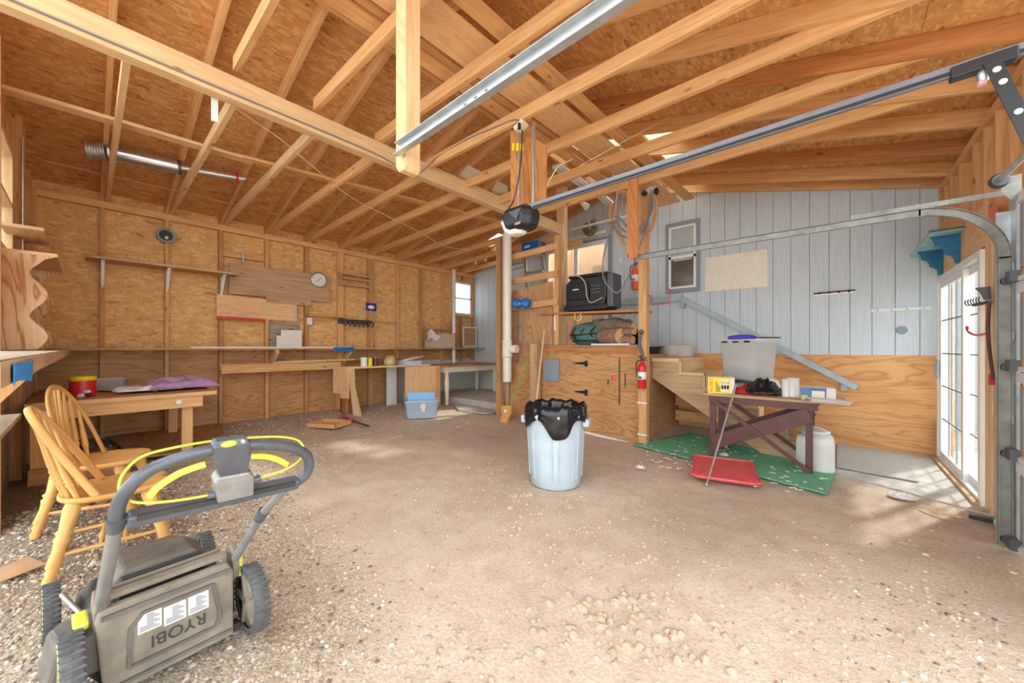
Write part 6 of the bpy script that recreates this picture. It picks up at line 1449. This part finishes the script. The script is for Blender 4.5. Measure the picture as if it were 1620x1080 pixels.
for p, lb in ((WY(925, 325, 5.4), 'white spotlight head under the joist, left one'), (WY(953, 313, 5.6), 'white spotlight head under the joist, right one')):
    t = thing('spotlight', lb, 'spotlight', tuple(p)); mb = MB(); mb.lathe(p+V((-.06, 0, .06)), p+V((.05, -.02, -.04)), [(0, .03), (.5, .045), (1, .06)], 14); mb.build('shade', 'white', t); mb = MB(); mb.cyl(p+V((.05, -.02, -.04)), p+V((.056, -.021, -.045)), .045); mb.build('lens', 'white_plastic', t)
# little lamps near the left wall window
for px, py, lb in ((752, 412, 'small white lamp socket on the joist, left one of two'), (768, 408, 'small white lamp socket on the joist, right one of two')):
    p = WY(px, py, 5.9); t = thing('lamp_socket', lb, 'lamp', tuple(p)); mb = MB(); mb.lathe(p+V((0, 0, .06)), p+V((0, 0, -.03)), [(0, .07), (.3, .05), (.6, .03), (1, .045)], 12); mb.build('socket', 'white', t); mb = MB(); mb.ball(p+V((0, 0, -.06)), .03); mb.build('bulb', 'white_plastic', t)
# white tag on the beam, flue pipe
mb = MB(); q = WX(340, 157, -3.64); mb.box(-3.66, -3.64, q.y-.02, q.y+.02, q.z-.17, q.z+.02); simple('white_tag', mb, 'white', 'narrow white plastic piece hanging at the main beam', 'tag')
t = thing('flue_pipe', 'galvanised flue pipe lying on the joists under the left roof slope', 'pipe', (-6.2, .7, 3.45))
A, B_, C_, D_ = WX(137, 237, -5.95), WX(170, 242, -5.92), WX(283, 265, -5.80), WX(388, 283, -5.72)
mb = MB(); mb.cyl(WX(172, 241, -5.92), C_, .078, seg=22); mb.build('thick_pipe', 'steel', t)
mb = MB(); mb.cyl(C_, D_, .045, seg=20); mb.build('thin_pipe', 'steel', t)
mb = MB(); dd = (D_-C_).normalized(); mb.cyl(D_-dd*.10, D_-dd*.075, .047, seg=20); mb.build('red_ring', 'red_paint', t)
mb = MB(); mb.cyl(C_-dd*.01, C_+dd*.02, .082, seg=22); mb.build('collar', 'dark_metal', t)
mb = MB(); e = A; f_ = WX(168, 241, -5.92); d3_ = (f_-e)
for k in range(7): mb.lathe(e+d3_*(k/7), e+d3_*((k+1)/7), [(0, .080), (.5, .092), (1, .080)], 22, k == 0, k == 6)
mb.build('flexible_end', 'galv', t)
mb = MB(); c = WX(176, 243, -5.92); d_ = (C_-A).normalized(); mb.cyl(c, c+d_*.006, .15, seg=20); mb.build('flashing', 'steel', t)

# ================================================================ LOOSE STONES, CLODS, SCRAPS
def rock(mb, c, r, rnd, sq=.65):
    p = [V((1, 0, 0)), V((-1, 0, 0)), V((0, 1, 0)), V((0, -1, 0)), V((0, 0, 1)), V((.0, 0, -1)), V((.6, .6, .5)), V((-.6, -.5, .5))]
    a = rnd.random()*6.28; k1, k2 = .7+.5*rnd.random(), .7+.5*rnd.random()
    top = []
    n = 6
    base = [V((c[0]+r*k1*math.cos(a+6.283*i/n)*(.8+.35*rnd.random()), c[1]+r*k2*math.sin(a+6.283*i/n)*(.8+.35*rnd.random()), c[2]-r*.3)) for i in range(n)]
    mid = [V((c[0]+(q.x-c[0])*.95, c[1]+(q.y-c[1])*.95, c[2]+r*sq*(.25+.3*rnd.random()))) for q in base]
    apex = V((c[0]+r*.2*(rnd.random()-.5), c[1]+r*.2*(rnd.random()-.5), c[2]+r*sq))
    for i in range(n):
        j = (i+1) % n; mb.face([base[i], base[j], mid[j], mid[i]], [(0, 0)]*4); mb.face([mid[i], mid[j], apex], [(0, 0)]*3)
rnd = random.Random(11); mb = MB(); cnt = 0
while cnt < 16000:
    if rnd.random() < .75: x, y = rnd.uniform(-4.6, .6), rnd.uniform(-.45, 3.0)
    else: x, y = rnd.uniform(-6.9, .8), rnd.uniform(-.3, 4.8)
    g_ = gravelness(x, y)
    if x > -3 and y > .6: g_ = max(g_, .06)
    if x < -4.4 and y > .8: g_ = max(g_, .25)
    if rnd.random() > g_: continue
    d_ = math.hypot(x, y)
    r = rnd.choice((.003, .004, .004, .005, .006, .008, .010))*(1+.10*d_)
    mb.cur = rnd.choice((0, 0, 0, 0, 1, 1, 1, 2, 3)) if g_ > .3 else rnd.choice((0, 0, 1)); rock(mb, (x, y, fz(x, y)+r*.1), r, rnd); cnt += 1
gv = [plain('pebble_tan', srgb(200, 180, 156), .9, 0, .1), plain('pebble_brown', srgb(172, 148, 124), .9, 0, .1), plain('pebble_pale', srgb(222, 212, 198), .9, 0, .05), plain('pebble_dark', srgb(120, 110, 102), .9, 0, .1)]
tag(mb.build('gravel', gv, None, origin=(0, 0, 0)), 'loose gravel strewn over the dirt floor', 'gravel', kind='stuff')
mb = MB(); mb.cur = 0
for (px, py, n, s, r0) in ((960, 975, 70, 55, .022), (1075, 1010, 35, 45, .022), (850, 795, 30, 50, .022), (900, 850, 40, 60, .016), (740, 1030, 50, 60, .014), (1010, 940, 30, 40, .016)):
    for k in range(n):
        q = WZ(px+rnd.gauss(0, s), py+rnd.gauss(0, s*.5), 0); r = r0*rnd.uniform(.4, 1.3); rock(mb, (q.x, q.y, fz(q.x, q.y)), r, rnd, .8)
tag(mb.build('dirt_clods', plain('clod', srgb(196, 172, 146), .95, 0, .1, bmp=.4), None, origin=(0, 0, 0)), 'crumbled clods of dry earth in the middle of the floor', 'earth', kind='stuff')
mb = MB()
for k in range(90):
    px, py = rnd.uniform(1010, 1200), rnd.uniform(690, 740)
    if rnd.random() < .3: px, py = rnd.uniform(1180, 1310), rnd.uniform(735, 775)
    q = WZ(px, py, .045); a_ = rnd.random()*6.28; l = rnd.uniform(.008, .03)
    mb.obox((q.x, q.y, max(0, fz(q.x, q.y))+.035), (l*math.cos(a_), l*math.sin(a_), 0), (-.01*math.sin(a_), .01*math.cos(a_), 0), (0, 0, .002))
tag(mb.build('litter', 'white_cloth', None, origin=(0, 0, 0)), 'tiny pale scraps scattered on the green turf mat', 'litter', kind='stuff')
for px, py, lb in ((1012, 742, 'small white crumpled scrap on the dirt left of the red lid'), (1145, 722, 'white crumpled scrap at the upper edge of the red lid')):
    q = WZ(px, py, .01); heap('paper_scrap', 'white_cloth', lb, (q.x, q.y, .02), .05, .035, .02, px, 'scrap')
q = WZ(345, 803, .0); mb = MB(); mb.ball((q.x, q.y, fz(q.x, q.y)+.012), .02, sc=(1.2, .8, .6)); simple('plastic_scrap', mb, 'black', 'small black plastic cap on the gravel beyond the mower handle', 'cap')
